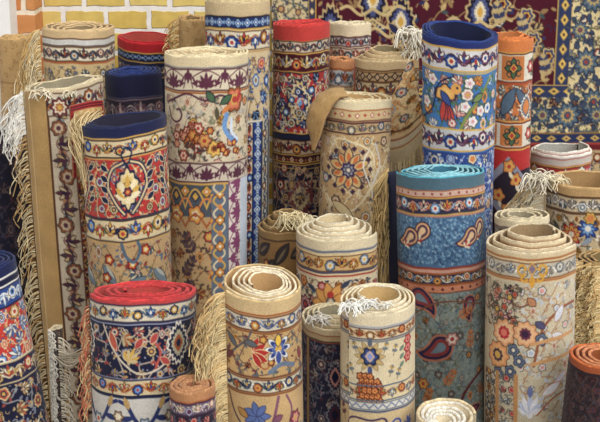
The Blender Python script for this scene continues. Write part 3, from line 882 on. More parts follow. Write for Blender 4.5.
Roll('tall cream rug with purple palmette bands and a bunch of red and gold flowers', 206, 58, 85, 2.5, (207, 330), dv=0, radii=[1, .92, .86, .78, .5, .32], rim=(232, 214, 172), bg=tan, paint=p_creamtall, seam=118, way=-1, vis=1, seed=24, back=(206, 180, 138))


def p_medallion(c, s):
    c.band(0, 8, (226, 206, 164)); c.line(8, 1, rust); c.band(9, 17, (206, 178, 130)); c.stars(9.5, 16, 16, [(176, 60, 50), pale], 'x'); c.line(18, 1.4, (110, 66, 60))
    c.frame(20, 30, (196, 164, 116), (84, 44, 50), 1.5); c.scroll(20, 30, 26, (130, 100, 70), [F(greyblue, pale, rust), F(grey, pale)], [(140, 130, 110), (110, 100, 100)], 1.2, .36)
    c.band(31, c.vmax, (196, 160, 110))
    c.field(33, 190, 28, (222, 204, 160), [F(pale, rust, gold), F(greyblue, pale, pink), F((150, 110, 90), pale, rust)], [(170, 130, 90), (214, 196, 160), (120, 96, 84)], .2, 1.3, seed=4)
    x = s.ux; c.rep(128)
    c.stroke([(x(332), 50), (x(338), 36), (x(356), 38), (x(374), 48), (x(378), 60)], 1.6, (228, 210, 168)); c.stroke([(x(330), 90), (x(345), 106), (x(365), 96), (x(380), 70)], 1.6, (228, 210, 168))
    u, v = x(351), 64
    for k in range(10):
        a = k * PI / 5 + .3; c.leaf(u + 3 * math.cos(a), v + 3 * math.sin(a), 19 if k % 2 else 15, 8, a, (212, 174, 112), (70, 52, 66), 1.1); c.leaf(u + 8 * math.cos(a), v + 8 * math.sin(a), 9, 4, a, (206, 110, 60))
    c.flower(u, v, 8.5, 8, F((60, 44, 80), (150, 150, 160), (180, 176, 176))); c.flower(u, v, 3, 5, F((120, 110, 130), pale))
    for k in range(14): c.lozenge(u + 23 * math.cos(k * PI / 7), v + 21 * math.sin(k * PI / 7), 3, 3, [(70, 44, 60)])
    c.stroke([(x(378), 40), (x(383), 60), (x(376), 84), (x(384), 108)], 1.8, (214, 206, 194)); c.stroke([(x(372), 44), (x(366), 60), (x(374), 80)], 1.4, (226, 216, 196))
    c.leaf(x(336), 96, 26, 9, .5, (214, 190, 140), brown); c.leaf(x(336), 118, 24, 8, .3, (206, 176, 120), brown); c.leaf(x(360), 110, 26, 9, .9, (200, 150, 110), brown)
    c.rep()


l_roll = Roll('tan rug with a big gold star flower and an edge flap folded out', 358, 103, 72, 2.68, (351, 280), radii=[1, .9, .82, .5, .4], rim=(228, 208, 166), bg=tan, paint=p_medallion, seam=-112, way=1, vis=.85, seed=25, back=(180, 144, 96))


def left_flap():
    """The outer end turned back on itself: its bare tan reverse curls out on the left like a lapel."""
    R, u, kv = l_roll.R, l_roll.u, l_roll.kv
    n, m = 26, 44; P = np.zeros((n, m, 3))
    xo = np.interp(np.linspace(0, 1, m), [0, .12, .3, .55, .8, 1], [-14, -27, -38, -46, -49.5, -44])
    xi = np.interp(np.linspace(0, 1, m), [0, .12, .3, .55, .8, 1], [-10, -18, -24, -31, -36, -42])
    zo = np.interp(np.linspace(0, 1, m), [0, .12, .3, .55, .8, 1], [8, 8, 3, -8, -24, -36])
    for j in range(m):
        for i, a in enumerate(np.linspace(0, 1, n)):
            x = (xi[j] + (xo[j] - xi[j]) * math.sin(a * PI / 2)) * u
            y = -R * .86 + R * (.62 * a * a + .10 * math.sin(a * PI)) - (.02 * math.sin(PI * j / (m - 1)))
            P[i, j] = (x, y, l_roll.L + (zo[j] - 9 * (1 - a) * (.3 + j / m)) * kv)
    c = Cloth(-30, 30, 80, (178, 142, 92), 2); c.speckle(0, 80, 5, [(160, 124, 78), None, (194, 160, 110)])
    U, V = np.meshgrid(np.linspace(-28, 28, n), np.linspace(0, 60, m), indexing='ij')
    sheet('folded_flap', l_roll.e, P, c.sample(U, V), (176, 138, 92), .010)


left_flap()


def p_leafy(c, s):
    c.band(0, 6, (150, 118, 72)); c.line(7, 1.5, (70, 50, 40)); c.band(8, c.vmax, (150, 112, 66))
    c.rep(44)
    for u, v, a, l in ((-14, 30, -.9, 26), (4, 24, -.6, 24), (14, 44, -.9, 24), (-10, 56, -1.2, 24)): c.leaf(u, v, l, l * .42, a, (62, 54, 52), (44, 36, 36)); c.leaf(u + 2, v - 2, l * .7, l * .12, a, (130, 110, 84))
    for u, v in ((-18, 44), (-8, 50), (2, 44), (10, 52), (-2, 58), (18, 30)): c.flower(u, v, 4, 5, F((140, 60, 48), gold))
    c.rep(); c.field(62, 150, 22, (100, 72, 50), [F(rust, gold)], [(70, 60, 56)], .2)


ff = Roll('brown leaf patterned rug tucked between the cream rugs, yarn on its top', 287, 235, 62, 2.5, radii=[1, .88, .74, .58, .4], rim=(176, 142, 92), bg=(150, 112, 66), paint=p_leafy, seam=30, vis=.6, seed=26, tele=16)
ff.tuft(10, .6, -10, 80, 17, (226, 208, 164), 1.2, droop=.9, seed=4)
ff.tuft(50, .75, -8, 50, 14, (230, 214, 176), 1.2, droop=.9, seed=6)


def p_turq(c, s):
    c.band(0, 12, (80, 110, 124)); c.frame(12, 18, (206, 170, 150), rust); c.stars(12.5, 17.5, 9, [(150, 60, 60), gold], 'dot')
    c.frame(19, 35, (52, 48, 72), gold, 1.3); c.scroll(20, 34, 28, pink, [F(orange, gold, red), F(pale, pink, navy), F(ltblue, white, red)], [pale, (150, 170, 190), orange], 1.2, .38)
    c.line(36.5, 1.6, (196, 130, 110)); c.band(38, 86, (74, 108, 142)); c.speckle(38, 86, 3.1, [(140, 184, 206), (110, 150, 180), (40, 56, 90), (170, 200, 214)])
    c.rep(66)
    for u, v, a, f in ((s.ux(418), 56, -.9, 1), (s.ux(467), 62, -.8, 1)): c.paisley(u, v, 32, a + PI, [(60, 40, 60), (226, 170, 120), (90, 60, 80), (230, 190, 140)], f); c.palm(u - 3, v + 6, 9, -.9, (pale, red), 5)
    c.rep()
    c.line(87, 1.6, (150, 60, 60)); c.frame(88, 92, (214, 160, 140), rust); c.frame(93, 103, (48, 50, 76), rust, 1.2); c.scroll(93, 103, 24, pale, [F(pale, red, gold), F(orange, gold, navy)], [white, ltblue], 1.2, .4)
    c.frame(104, 111, (216, 140, 104), rust); c.stars(104.5, 110.5, 10, [(120, 50, 50), gold], 'dot')
    c.band(112, c.vmax, (142, 154, 146)); c.speckle(112, 260, 3.6, [(100, 122, 134), (170, 178, 164), (136, 140, 108), (88, 108, 120), None])
    c.field(113, 250, 30, (116, 104, 92), [F((150, 120, 100), slate, pale), F((190, 130, 90), gold, red)], [(96, 116, 124), (112, 120, 96), (170, 174, 160)], .16, .9, seed=9)
    x = s.ux; c.rep(130)
    for u, v, h, a, f in ((x(424), 120, 40, .4, 1), (x(431), 172, 46, -.7 + PI, 1), (x(470), 235, 34, -.8, 1), (x(466), 130, 30, 2.0, -1)):
        c.paisley(u, v, h, a, [(200, 120, 90), (44, 44, 76), (150, 60, 60), (120, 140, 150)], f)
    c.flower(x(450), 158, 7, 6, F(pink, white, red)); c.flower(x(419), 205, 6, 6, F(orange, gold, red))
    for u, v, a in ((x(440), 206, -.9), (x(455), 138, -.5), (x(420), 228, -1.2), (x(468), 172, -1.5), (x(475), 210, .6)): c.sprig(u, v, 17, a, (150, 80, 50), [(206, 130, 80), (190, 110, 60)], 3)
    c.stroke([(x(462), 250), (x(458), 225), (x(470), 205), (x(482), 196)], 3, (110, 40, 44)); c.stroke([(x(405), 140), (x(440), 120), (x(480), 128)], 1.6, (130, 84, 60))
    c.rep()


s_roll = Roll('big turquoise rimmed rug with blue paisley band over a grey green ground', 441, 179, 90, 2.3, (445, 415), slant=(-5, 180), radii=[1, .9, .79, .67, .54, .42, .3], off=(2, -4), rim=(86, 172, 190), rim2=(150, 206, 214), bg=slate, paint=p_turq, seam=-88, way=1, vis=1, seed=27, tele=3, back=(60, 110, 130))


def turq_fringe():
    R, u, L = s_roll.R, s_roll.u, s_roll.L
    n, m = 12, 40; P = np.zeros((n, m, 3))
    for i, a in enumerate(np.linspace(0, 1, n)):
        for j, b in enumerate(np.linspace(0, 1, m)):
            P[i, j] = (-R * .97 - 11 * u * a, R * (.08 + .35 * a), L - (2 + 5 * a) * s_roll.kv - b * 150 * s_roll.kv)
    C = np.broadcast_to(np.array((38, 38, 66)) / 255, (n, m, 3)).copy()
    o = sheet('loose_end', s_roll.e, P[::-1], C, (46, 50, 80), .008)
    r = random.Random(3); Ls = []
    for i in range(150):
        a = r.random(); v = r.random() ** 1.3 * 70
        x = -R - (12 + 13 * r.random()) * u; y = R * (.35 - .35 * r.random())
        p0 = np.array([-R - 10 * u, R * .42, L - (3 + v) * s_roll.kv]); ln = r.uniform(45, 62) * s_roll.kv; f = r.uniform(0, 6)
        Ls.append([np.array([p0[0] + (x - p0[0]) * min(1, q * 3) + .005 * math.sin(f + 6 * q), p0[1] + (y - p0[1]) * min(1, q * 3) + .005 * math.cos(f + 5 * q), p0[2] - ln * q]) for q in np.linspace(0, 1, 10)])
    hang('fringe', Ls, .0017, (202, 170, 114), o)


turq_fringe()


def p_greyband(c, s):
    c.band(0, 6, (222, 204, 166)); c.line(7, 1.2, (110, 84, 70)); c.frame(9, 24, (170, 160, 148), (110, 84, 70)); c.scroll(9, 24, 18, (90, 84, 92), [F(slate, pale), F(grey, rust)], [slate, (120, 110, 104)], 1.1, .36); c.band(25, c.vmax, (120, 96, 80)); c.field(26, 80, 20, rust, [F(gold, red)], [slate])


t_roll = Roll('low grey banded rug with a cream rim behind the big cream rug', 523, 223, 60, 2.19, (526, 420), radii=[1, .84, .6, .4], rim=(226, 208, 170), bg=grey, paint=p_greyband, seam=160, vis=.25, seed=28)


def p_tanright(c, s):
    c.band(0, 8, (198, 158, 104)); c.line(8, 1.2, brown); c.frame(9, 23, (206, 184, 144), (104, 74, 52), 1.3); c.scroll(9, 23, 24, (110, 96, 84), [F(white, grey), F((220, 214, 204), slate, white)], [(230, 224, 210), (150, 146, 140), white], 1.3, .34)
    c.line(24.5, 1.4, brown); c.band(25, 64, (206, 180, 138)); c.field(26, 64, 24, (110, 86, 66), [F(gold, rust), F(pale, gold, rust)], [(110, 110, 96), (150, 130, 100), white], .18, 1.1)
    x = s.ux; c.rep(100)
    c.flower(x(574), 44, 11, 8, F((190, 48, 44), gold, red, pale), sharp=True, lobe=.5); c.flower(x(590), 38, 10, 8, F(blue, ltblue, white), sharp=True, lobe=.5); c.flower(x(546), 42, 9, 6, F((196, 120, 60), gold, brown)); c.flower(x(592), 28, 6, 6, F(gold, orange))
    c.leaf(x(556), 34, 18, 6, .9, (80, 84, 76)); c.leaf(x(584), 54, 14, 5, -.6, (150, 160, 170)); c.curl(x(560), 50, 9, 0, 5, 1.5, (90, 74, 60)); c.rep()
    c.line(65, 1.6, gold); c.frame(67, 82, (224, 216, 204), brown); c.scroll(67, 82, 24, greyblue, [F(blue, white, gold), F(gold, white)], [ltblue, gold], 1.2, .36); c.band(83, c.vmax, (224, 208, 178)); c.line(85, 1.4, gold); c.field(90, 150, 20, gold, [F(white, gold)], [greyblue])


r_roll = Roll('tan rug at right with red and blue star flowers and a heap of fringe', 589, 190, 86, 2.46, (580, 420), radii=[1, .93, .87, .8], rim=(206, 168, 114), bg=tan, paint=p_tanright, seam=-72, way=1, vis=.7, seed=29, back=(150, 116, 76))
r_roll.fringe(-1, 34, 190, 34, (236, 224, 196), out=1.3, drop=.85, wd=1.3, spread=1.5, col2=(214, 186, 136), lift=3, to=-100)
r_roll.tuft(-74, 1.12, 0, 90, 19, (238, 228, 204), 1.2, droop=1.2)
r_roll.tuft(-50, .92, -2, 40, 12, (232, 216, 180), 1.2, droop=1.2, seed=7)


# ============================================================ front row
def p_wcream(c, s):
    c.band(0, 10, (226, 206, 166)); c.line(10.5, 2.2, (104, 112, 130)); c.band(12, 15, (222, 196, 146))
    c.frame(15, 29, (210, 172, 112), (110, 70, 50)); c.scroll(15, 29, 28, rust, [F(gold, orange, navy), F((206, 130, 60), gold, pale), F(greyblue, pale, gold)], [navy, (110, 90, 70), gold], 1.2, .38)
    c.line(30.5, 1.8, (70, 66, 90)); c.line(34, 1.6, (172, 60, 54)); c.band(36, c.vmax, (224, 204, 166))
    c.field(38, 200, 26, (150, 110, 84), [F((190, 100, 60), gold, red), F(plum, pale, red), F(navy, pale, gold), F((180, 60, 56), pink)], [navy, (120, 90, 80), slate, olive], .26, 1.1, seed=8)
    x = s.ux; c.rep(92)
    u, v = x(330), 60
    for k in range(9): c.leaf(u, v, 20, 9, k * 2 * PI / 9 + .35, (222, 158, 82), (150, 90, 50), 1.)
    c.medal(u, v + 2, 6, 10, [navy, (150, 140, 120), pale]); c.dot(u, v - 8, 3.5, red)
    c.flower(x(356), 52, 10, 7, F((196, 140, 80), gold, red), sharp=True); c.flower(x(304), 66, 10, 8, F((96, 48, 60), pink, navy, red), sharp=True); c.flower(x(306), 96, 9, 6, F(navy, pale, red)); c.flower(x(356), 86, 9, 6, F(orange, gold, navy))
    c.leaf(x(340), 46, 13, 5, -.6, (60, 66, 84)); c.leaf(x(316), 50, 13, 5, 3.6, (60, 66, 84)); c.rep()


Roll('cream rug with gold flower band and stepped coil in the centre', 336, 241, 84, 2.24, (337, 330), radii=[1, .86, .74, .6, .47, .36], off=(-3, 5), rim=(228, 212, 176), rim2=(234, 222, 192), bg=cream, paint=p_wcream, seam=75, way=-1, vis=1, seed=30, tele=11, back=(206, 184, 144))


def p_darkslim(c, s):
    c.band(0, 5, (216, 194, 152)); c.line(5.5, 1, rust); c.band(6, 11, (200, 170, 124)); c.band(12, c.vmax, (46, 44, 66)); c.line(12.5, 1.2, rust)
    c.field(14, 130, 22, (110, 108, 120), [F((150, 140, 140), plum, pale), F((130, 130, 150), navy, pink)], [(120, 116, 124), plum, (100, 104, 124)], .3, 1.1)
    a = s.ux(306); c.sw = True; c.clip(-90, 12, 90); c.frame(a - 3, a + 2, (180, 140, 90), brown); c.sw = False; c.clip()
    c.rep(60); c.medal(4, 46, 10, 16, [(150, 146, 150), (50, 46, 70), pink, navy]); c.medal(4, 84, 10, 14, [(150, 146, 150), (50, 46, 70), plum, navy]); c.rep()


y_roll = Roll('dark plum rug with cream ribbed coil, squeezed between the two front cream rugs', 332, 332, 64, 1.99, slant=(7, 200), radii=[1, .84, .68, .52, .38], rim=(222, 204, 164), bg=navy, paint=p_darkslim, seam=120, vis=1, seed=31, tele=8)
y_roll.tuft(-35, .7, -6, 40, 12, (240, 234, 222), 1.3, droop=.7)


def p_navyred(c, s):
    c.band(0, 3, (196, 66, 64)); c.frame(4, 20, (214, 200, 172), (60, 50, 70), 1.4)
    c.scroll(5, 19, 30, slate, [F(blue, ltblue, white), F((196, 120, 60), gold, red), F(navy, gold, pale)], [slate, rust, navy, gold], 1.3, .4)
    c.line(22.5, 1.4, (150, 150, 170)); c.band(24, 76, (28, 30, 56))
    x = s.ux
    c.field(25, 76, 30, (200, 176, 150), [F((206, 180, 130), plum, gold), F((190, 90, 80), pale, navy), F((150, 150, 170), gold, plum)], [(196, 150, 90), (120, 120, 140), (170, 70, 64)], .2, 1.3, seed=5)
    c.rep(112)
    c.stroke([(x(104), 24), (x(112), 46), (x(124), 62), (x(140), 72), (x(160), 66), (x(176), 48), (x(190), 30)], 2, (214, 196, 170))
    c.leaf(x(110), 30, 20, 7, 1.2, (196, 90, 70), pale); c.palm(x(128), 60, 15, -1.2, ((206, 180, 130), gold)); c.palm(x(122), 36, 13, .2, ((190, 170, 130), rust))
    c.medal(x(178), 44, 14, 22, [(230, 220, 200), navy, (190, 180, 150), rust, navy]); c.stroke([(x(150), 36), (x(160), 50), (x(156), 64)], 2.6, (190, 84, 74))
    for u, v, a in ((x(160), 56, .6), (x(150), 42, -1.), (x(142), 36, 2.2)): c.leaf(u, v, 13, 6, a, (180, 70, 66), (220, 190, 150))
    c.rep()
    c.line(77, 1.4, (150, 150, 170)); c.frame(78, 94, (214, 190, 146), navy, 1.5); c.scroll(79, 93, 32, rust, [F((190, 60, 50), gold, blue), F((206, 150, 80), pale, red), F(blue, ltblue, red)], [(196, 110, 60), slate, rust], 1.6, .36)
    c.band(96, c.vmax, (206, 198, 186)); c.line(96, 1.4, navy)
    c.rep(56)
    for du in (-1, 1): c.stroke([(0, 130), (du * 10, 118), (du * 18, 104), (du * 26, 100)], 4, (44, 52, 100)); c.leaf(du * 10, 116, 18, 6, PI / 2 - du * 1.4, (44, 52, 100)); c.leaf(du * 16, 108, 14, 6, -1.2 * du if du > 0 else PI + 1.2, (190, 150, 90))
    c.flower(0, 124, 7, 6, F(greyblue, pale, red)); c.flower(28, 116, 6, 6, F((150, 120, 90), pale)); c.rep()
    c.field(130, 190, 24, navy, [F(blue, pale)], [blue, rust])


z_roll = Roll('navy rug with a flat coral red coiled rim, in front of the red field rug', 143.5, 302, 104, 1.84, (144, 420), radii=[1, .92, .72, .6, .44], off=(3, 4), rim=(210, 66, 66), rim2=(198, 62, 62), bg=navy, paint=p_navyred, seam=-78, way=1, vis=1, seed=32, tele=0, back=(170, 66, 60), squash=.04, sqa=90, t=4.2, slant=(-13, 180))
z_roll.fringe(10, 120, 60, 22, (206, 176, 128), out=.45, drop=1.1, wd=1.3, spread=.9, col2=(190, 110, 80), lift=2, to=-85)


def p_vtan(c, s):
    c.band(0, 12, (210, 178, 126)); c.line(12.5, 1.4, rust); c.frame(15, 28, (214, 200, 172), (110, 70, 50), 1.4)
    c.scroll(15, 28, 32, (80, 90, 130), [F((100, 112, 150), pale, gold), F((200, 120, 60), gold, pale)], [(110, 124, 160), (90, 96, 130), white], 1.3, .34)
    c.line(30, 1.8, (150, 90, 50)); c.band(31, 73, (200, 160, 104))
    x = s.ux
    c.field(32, 73, 34, (104, 78, 66), [F((150, 60, 56), gold), F(gold, rust)], [(90, 96, 100), (116, 60, 60), (120, 120, 104)], .12, 1.2, seed=7)
    c.rep(130)
    c.flower(x(277), 46, 14, 8, F((230, 226, 220), (44, 58, 120), (90, 110, 170), gold), sharp=True, lobe=.55); c.leaf(x(277), 44, 12, 6, -PI / 2, (240, 190, 70), (70, 60, 80)); c.leaf(x(277), 48, 14, 6, PI / 2, (60, 76, 140), white)
    for k in range(5): c.leaf(x(251), 50, 17, 6, -1.2 + k * .55, (180, 48, 44), (240, 214, 150), .9)
    c.stroke([(x(229), 58), (x(238), 46), (x(246), 38), (x(250), 30)], 2, (84, 84, 92)); c.leaf(x(236), 48, 16, 6, -2.4, (96, 100, 104), brown); c.leaf(x(243), 40, 14, 6, .2, (96, 100, 104), brown); c.leaf(x(232), 54, 13, 5, 2.4, (110, 56, 60), brown)
    c.stroke([(x(268), 68), (x(280), 62), (x(292), 66)], 4.5, (106, 120, 140)); c.leaf(x(297), 52, 14, 6, 1.2, (150, 60, 60), brown); c.flower(x(262), 36, 4, 5, F(rust, gold)); c.curl(x(262), 60, 6, 0, 5, 1.4, rust)
    c.rep()
    c.line(74, 2, (120, 70, 46)); c.frame(76, 89, (212, 200, 170), (120, 70, 46), 1.3); c.scroll(76, 89, 26, (60, 70, 90), [F((70, 80, 120), pale, gold), F((200, 110, 60), gold, red)], [(80, 90, 90), navy, white], 1.3, .34); c.line(91, 1.8, (140, 84, 50))
    c.band(92, c.vmax, (204, 166, 112))
    c.rep(130)
    for k in range(7): c.leaf(x(254), 112, 14, 6, k * 2 * PI / 7, (90, 108, 160), (60, 64, 100))
    c.stroke([(x(266), 130), (x(272), 112), (x(276), 94)], 3, (132, 80, 100)); c.stroke([(x(284), 94), (x(289), 108), (x(286), 126)], 2.4, (132, 80, 100)); c.leaf(x(270), 118, 11, 6, -.4, (132, 80, 100), plum)
    c.stroke([(x(228), 94), (x(232), 110), (x(240), 124)], 2, (90, 70, 66)); c.flower(x(262), 128, 9, 6, F((60, 54, 50), (220, 180, 110), gold)); c.flower(x(293), 120, 8, 6, F((150, 60, 70), pink, gold)); c.leaf(x(236), 106, 13, 6, .7, (180, 130, 70), brown); c.rep()
    c.field(128, 190, 30, brown, [F(rust, gold), F(blue, pale)], [slate, plum], .2)


v_roll = Roll('tan rug with open spiral top and long fringe cascading down its left side', 261, 304, 82, 1.77, (264, 420), dv=.5, radii=[1, .92, .74, .63, .53, .42], off=(5, 3), rim=(220, 190, 138), rim2=(236, 220, 188), bg=tan, paint=p_vtan, seam=-58, way=1, vis=1, seed=33, tele=0, back=(176, 138, 92), t=2.3, slant=(16, 200))
v_roll.fringe(0, 140, 260, 38, (224, 200, 150), out=1.15, drop=1.0, wd=1.35, spread=1.1, col2=(204, 170, 116), lift=1, to=-78)


def p_xcream(c, s):
    c.band(0, 11, (228, 208, 170)); c.line(11, 1.2, (150, 160, 180)); c.frame(13, 23, (218, 196, 152), (110, 100, 110), 1.3); c.scroll(13, 23, 26, rust, [F((196, 90, 60), gold, red), F((206, 150, 90), pale)], [(150, 100, 70), rust], 1.2, .36)
    c.line(25, 1.3, slate); c.band(26, 68, (220, 200, 160))
    x = s.ux; c.rep(126)
    u, v = x(370), 40
    for k in range(12): c.leaf(u + 4 * math.cos(k * PI / 6), v + 4 * math.sin(k * PI / 6), 12, 4, k * PI / 6, (198, 164, 104), (120, 100, 80), .6)
    c.flower(u, v, 10, 6, F(navy, (60, 76, 130), (120, 140, 180), (220, 180, 120))); c.lozenge(u, v, 5, 6, [(230, 180, 140), (140, 150, 200)]); c.leaf(u, v - 9, 10, 5, -PI / 2, (90, 96, 110)); c.leaf(u, v + 9, 10, 5, PI / 2, (70, 84, 130))
    for du, vv in ((-26, 38), (-18, 54), (24, 36), (20, 56), (-27, 62), (28, 60), (-14, 32), (14, 32)): c.sprig(u + du, vv + 5, 9, -PI / 2 + (.3 if du > 0 else -.3), (120, 100, 80), [(110, 116, 120), (190, 150, 80), (120, 110, 110)], 3, 2)
    for k, vv in enumerate((30, 38, 46)): c.flower(x(408), vv, 5.5, 6, F((206, 64, 60), pink, red)); c.leaf(x(404), vv + 3, 8, 4, 2.4, (110, 130, 110))
    for j in range(5):
        for i in range(5 - abs(2 - j) if j < 3 else 5 - j + 2): c.flower(u - 10 + i * 5 + (j % 2) * 2, 60 + j * 5, 3.6, 5, F((196, 90, 56), gold, red))
    c.rep()
    c.line(69, 1.4, slate)
    c.clip(-150, 70, 150, 83); c.scroll(70, 82, 26, (150, 120, 90), [F((196, 90, 56), gold, red), F(greyblue, pale)], [(110, 116, 120), rust, gold], 1.1, .34); c.clip()
    c.rep(126)
    for j in range(3):
        for i in range(5 - j): c.flower(u - 10 + i * 5 + j * 2.5, 84 - j * 5, 3.6, 5, F((196, 90, 56), gold, red))
    c.rep(); c.line(84, 1.4, slate); c.frame(86, 93, (214, 206, 190), slate); c.wave(89.5, 2.2, 9, 1.3, (110, 120, 150), kind=2); c.line(95, 1.6, (60, 70, 110))
    c.band(96, c.vmax, (210, 182, 134)); c.rep(126)
    c.stroke([(x(346), 128), (x(346), 112), (x(354), 102), (x(370), 104), (x(384), 102), (x(388), 112), (x(384), 128)], 2, (70, 50, 80)); c.curl(x(366), 120, 9, 0, 5, 1.6, brown); c.curl(x(398), 110, 8, 2, 5, 2, (60, 80, 160)); c.curl(x(408), 118, 7, 4, 5, 2, (60, 80, 160)); c.sprig(x(398), 130, 24, -.9, (60, 80, 160), [(70, 90, 170)], 3)
    c.sprig(x(342), 112, 14, -1.9, brown, [(110, 60, 60)], 4, 2); c.rep()
    c.field(124, 180, 26, brown, [F(rust, gold), F(blue, pale)], [(60, 80, 150), rust], .2)


x_roll = Roll('pale cream rug with a blue emblem flower and knotted white yarn on top', 376, 316, 81, 1.76, (376, 420), radii=[1, .89, .77, .64, .5], off=(2, 6), slant=(7, 180), rim=(228, 212, 176), rim2=(232, 218, 186), bg=cream, paint=p_xcream, seam=-40, way=1, vis=1, seed=34, tele=4, back=(190, 156, 104), hollow=.5)
x_roll.tuft(-42, .82, -2, 56, 13, (244, 240, 230), 1.5, droop=.8)
x_roll.tuft(-20, .55, -4, 40, 12, (244, 240, 230), 1.4, droop=.5, seed=8)
x_roll.tuft(20, .72, -5, 14, 9, (240, 234, 220), 1.4, droop=.4, seed=5)


def p_ucream(c, s):
    c.band(0, 5, (216, 192, 150)); c.line(5.5, 2.2, (176, 112, 62)); c.frame(9, 24, (196, 184, 160), (140, 96, 60), 1.4)
    c.scroll(9.5, 23.5, 30, (120, 116, 116), [F((190, 190, 190), pale, slate), F(pale, grey)], [(150, 150, 150), (110, 112, 116), white], 1.2, .32)
    x = s.ux
    c.line(26, 2.2, (176, 112, 62)); c.band(28, c.vmax, (202, 186, 154))
    c.rep(144)
    for du in (-1, 1):
        c.curl(x(533) + du * 9, 15, 7, PI / 2, -du * 5, 2.4, (222, 160, 60)); c.curl(x(533) + du * 7, 24, 5, -PI / 2, du * 5, 2.2, (222, 160, 60))
    c.lozenge(x(533), 14, 5, 7, [(222, 160, 60), (130, 110, 130)]); c.leaf(x(533), 20, 13, 6, PI / 2, (222, 160, 60)); c.rep()
    c.field(30, 76, 22, (130, 96, 70), [F((60, 54, 76), pink, gold), F(pale, pink, rust), F((150, 70, 60), pale)], [(80, 80, 70), (100, 90, 76), (60, 60, 84)], .2, 1, u0=-160, u1=x(522), seed=11)
    c.field(30, 220, 30, (170, 120, 80), [F(white, (180, 186, 200)), F((226, 220, 214), pink)], [(190, 196, 206), (206, 200, 186), (170, 166, 160)], .16, 1., u0=x(522), u1=160, seed=4)
    c.rep(144)
    c.stroke([(x(536), 110), (x(541), 84), (x(548), 68), (x(562), 56), (x(574), 54)], 2.8, (150, 88, 60)); c.stroke([(x(490), 60), (x(503), 46), (x(520), 52), (x(534), 46)], 1.6, (120, 80, 60))
    r = random.Random(3)
    for a in range(16): c.flower(x(492) + r.uniform(0, 34), 38 + r.uniform(0, 30), r.uniform(2.5, 4.5), 5, r.choice([F((60, 50, 70), pink), F((190, 120, 90), red), F((70, 66, 60), gold), F(pink, rust)]))
    for a in range(12): c.leaf(x(490) + r.uniform(0, 40), 36 + r.uniform(0, 36), 7, 3.4, r.uniform(0, 6), (84, 84, 70))
    c.leaf(x(537), 66, 12, 6, .6, (86, 80, 110), (60, 56, 80)); c.leaf(x(537), 50, 11, 7, -2.4, (190, 130, 90), brown); c.leaf(x(556), 68, 18, 8, -1., (214, 214, 220), (170, 130, 100)); c.leaf(x(553), 80, 16, 7, .3, (220, 216, 214), (170, 130, 100))
    for u, v, rr, co in ((505, 80, 14, F((230, 160, 110), (236, 190, 140), (196, 60, 60), (230, 120, 100))), (527, 78, 13, F((226, 160, 110), (232, 180, 130), (110, 50, 70), (60, 36, 60))), (499, 104, 14, F((226, 150, 96), (232, 170, 110), (70, 50, 70), gold))): c.flower(x(u), v, rr, 9, co, lobe=.18)
    for k in range(7): c.dot(x(505) + 5 * math.cos(k), 80 + 5 * math.sin(k), 1.3, (180, 40, 50))
    for u, v in ((515, 96), (543, 84), (500, 122), (512, 118), (521, 106)): c.flower(x(u), v, 6, 5, F((100, 110, 130), (70, 76, 100), pale), sharp=True)
    for v in (84, 104): c.stroke([(x(534), v + 4), (x(552), v + 1), (x(573), v - 1)], 3.6, (206, 150, 96), False)
    for u in (499, 518): c.stroke([(x(u), 122), (x(u), 220)], 5, (196, 140, 86), False)
    c.rep()
    c.clip(x(501), 122, x(516)); c.field(122, 220, 12, (110, 100, 90), [F((230, 226, 214), slate), F(pink, red)], [(90, 96, 90), slate], .3, .8, u0=x(501), u1=x(516), rows=1.2); c.clip()
    c.clip(x(486), 122, x(497)); c.field(122, 220, 14, (110, 80, 60), [F(rust, gold), F(slate, pale)], [(90, 80, 70)], .3, .8, u0=x(486), u1=x(497)); c.clip()
    c.rep(144); c.palm(x(533), 160, 22, -PI / 2, ((226, 222, 224), (190, 196, 214))); c.leaf(x(533), 142, 12, 6, -PI / 2, (110, 116, 160)); c.leaf(x(545), 140, 22, 8, -.5, (230, 226, 226), pink); c.stroke([(x(540), 160), (x(556), 144), (x(572), 138)], 1.5, rust); c.leaf(x(558), 128, 15, 6, -.5, (216, 210, 214), pink); c.rep()


u_roll = Roll('large cream rug with telescoped coil and orange blossoms, front right', 530, 254, 93, 1.87, (527, 420), radii=[1, .88, .74, .60, .47], off=(3, 3), rim=(226, 208, 174), rim2=(220, 200, 164), bg=cream, paint=p_ucream, seam=76, way=-1, vis=1, seed=35, tele=12, back=(150, 124, 90), t=2.6)


def p_small(c, s):
    c.band(0, 8, (186, 128, 84)); c.line(8.5, 1.3, rust); c.frame(10, 21, (110, 90, 110), (60, 40, 60), 1.3); c.scroll(10, 21, 22, pale, [F(pink, pale), F((180, 170, 200), plum)], [pale, (190, 170, 180)], 1.2, .36); c.band(22, c.vmax, (44, 34, 50)); c.field(24, 60, 18, plum, [F(pink, red)], [slate])


Roll('small low rug with a tan rim under the cascade of fringe', 193, 395, 50, 1.66, radii=[1, .86, .62, .5, .4], rim=(192, 138, 96), bg=plum, paint=p_small, seam=150, vis=1, seed=36, back=(150, 96, 70), t=4)


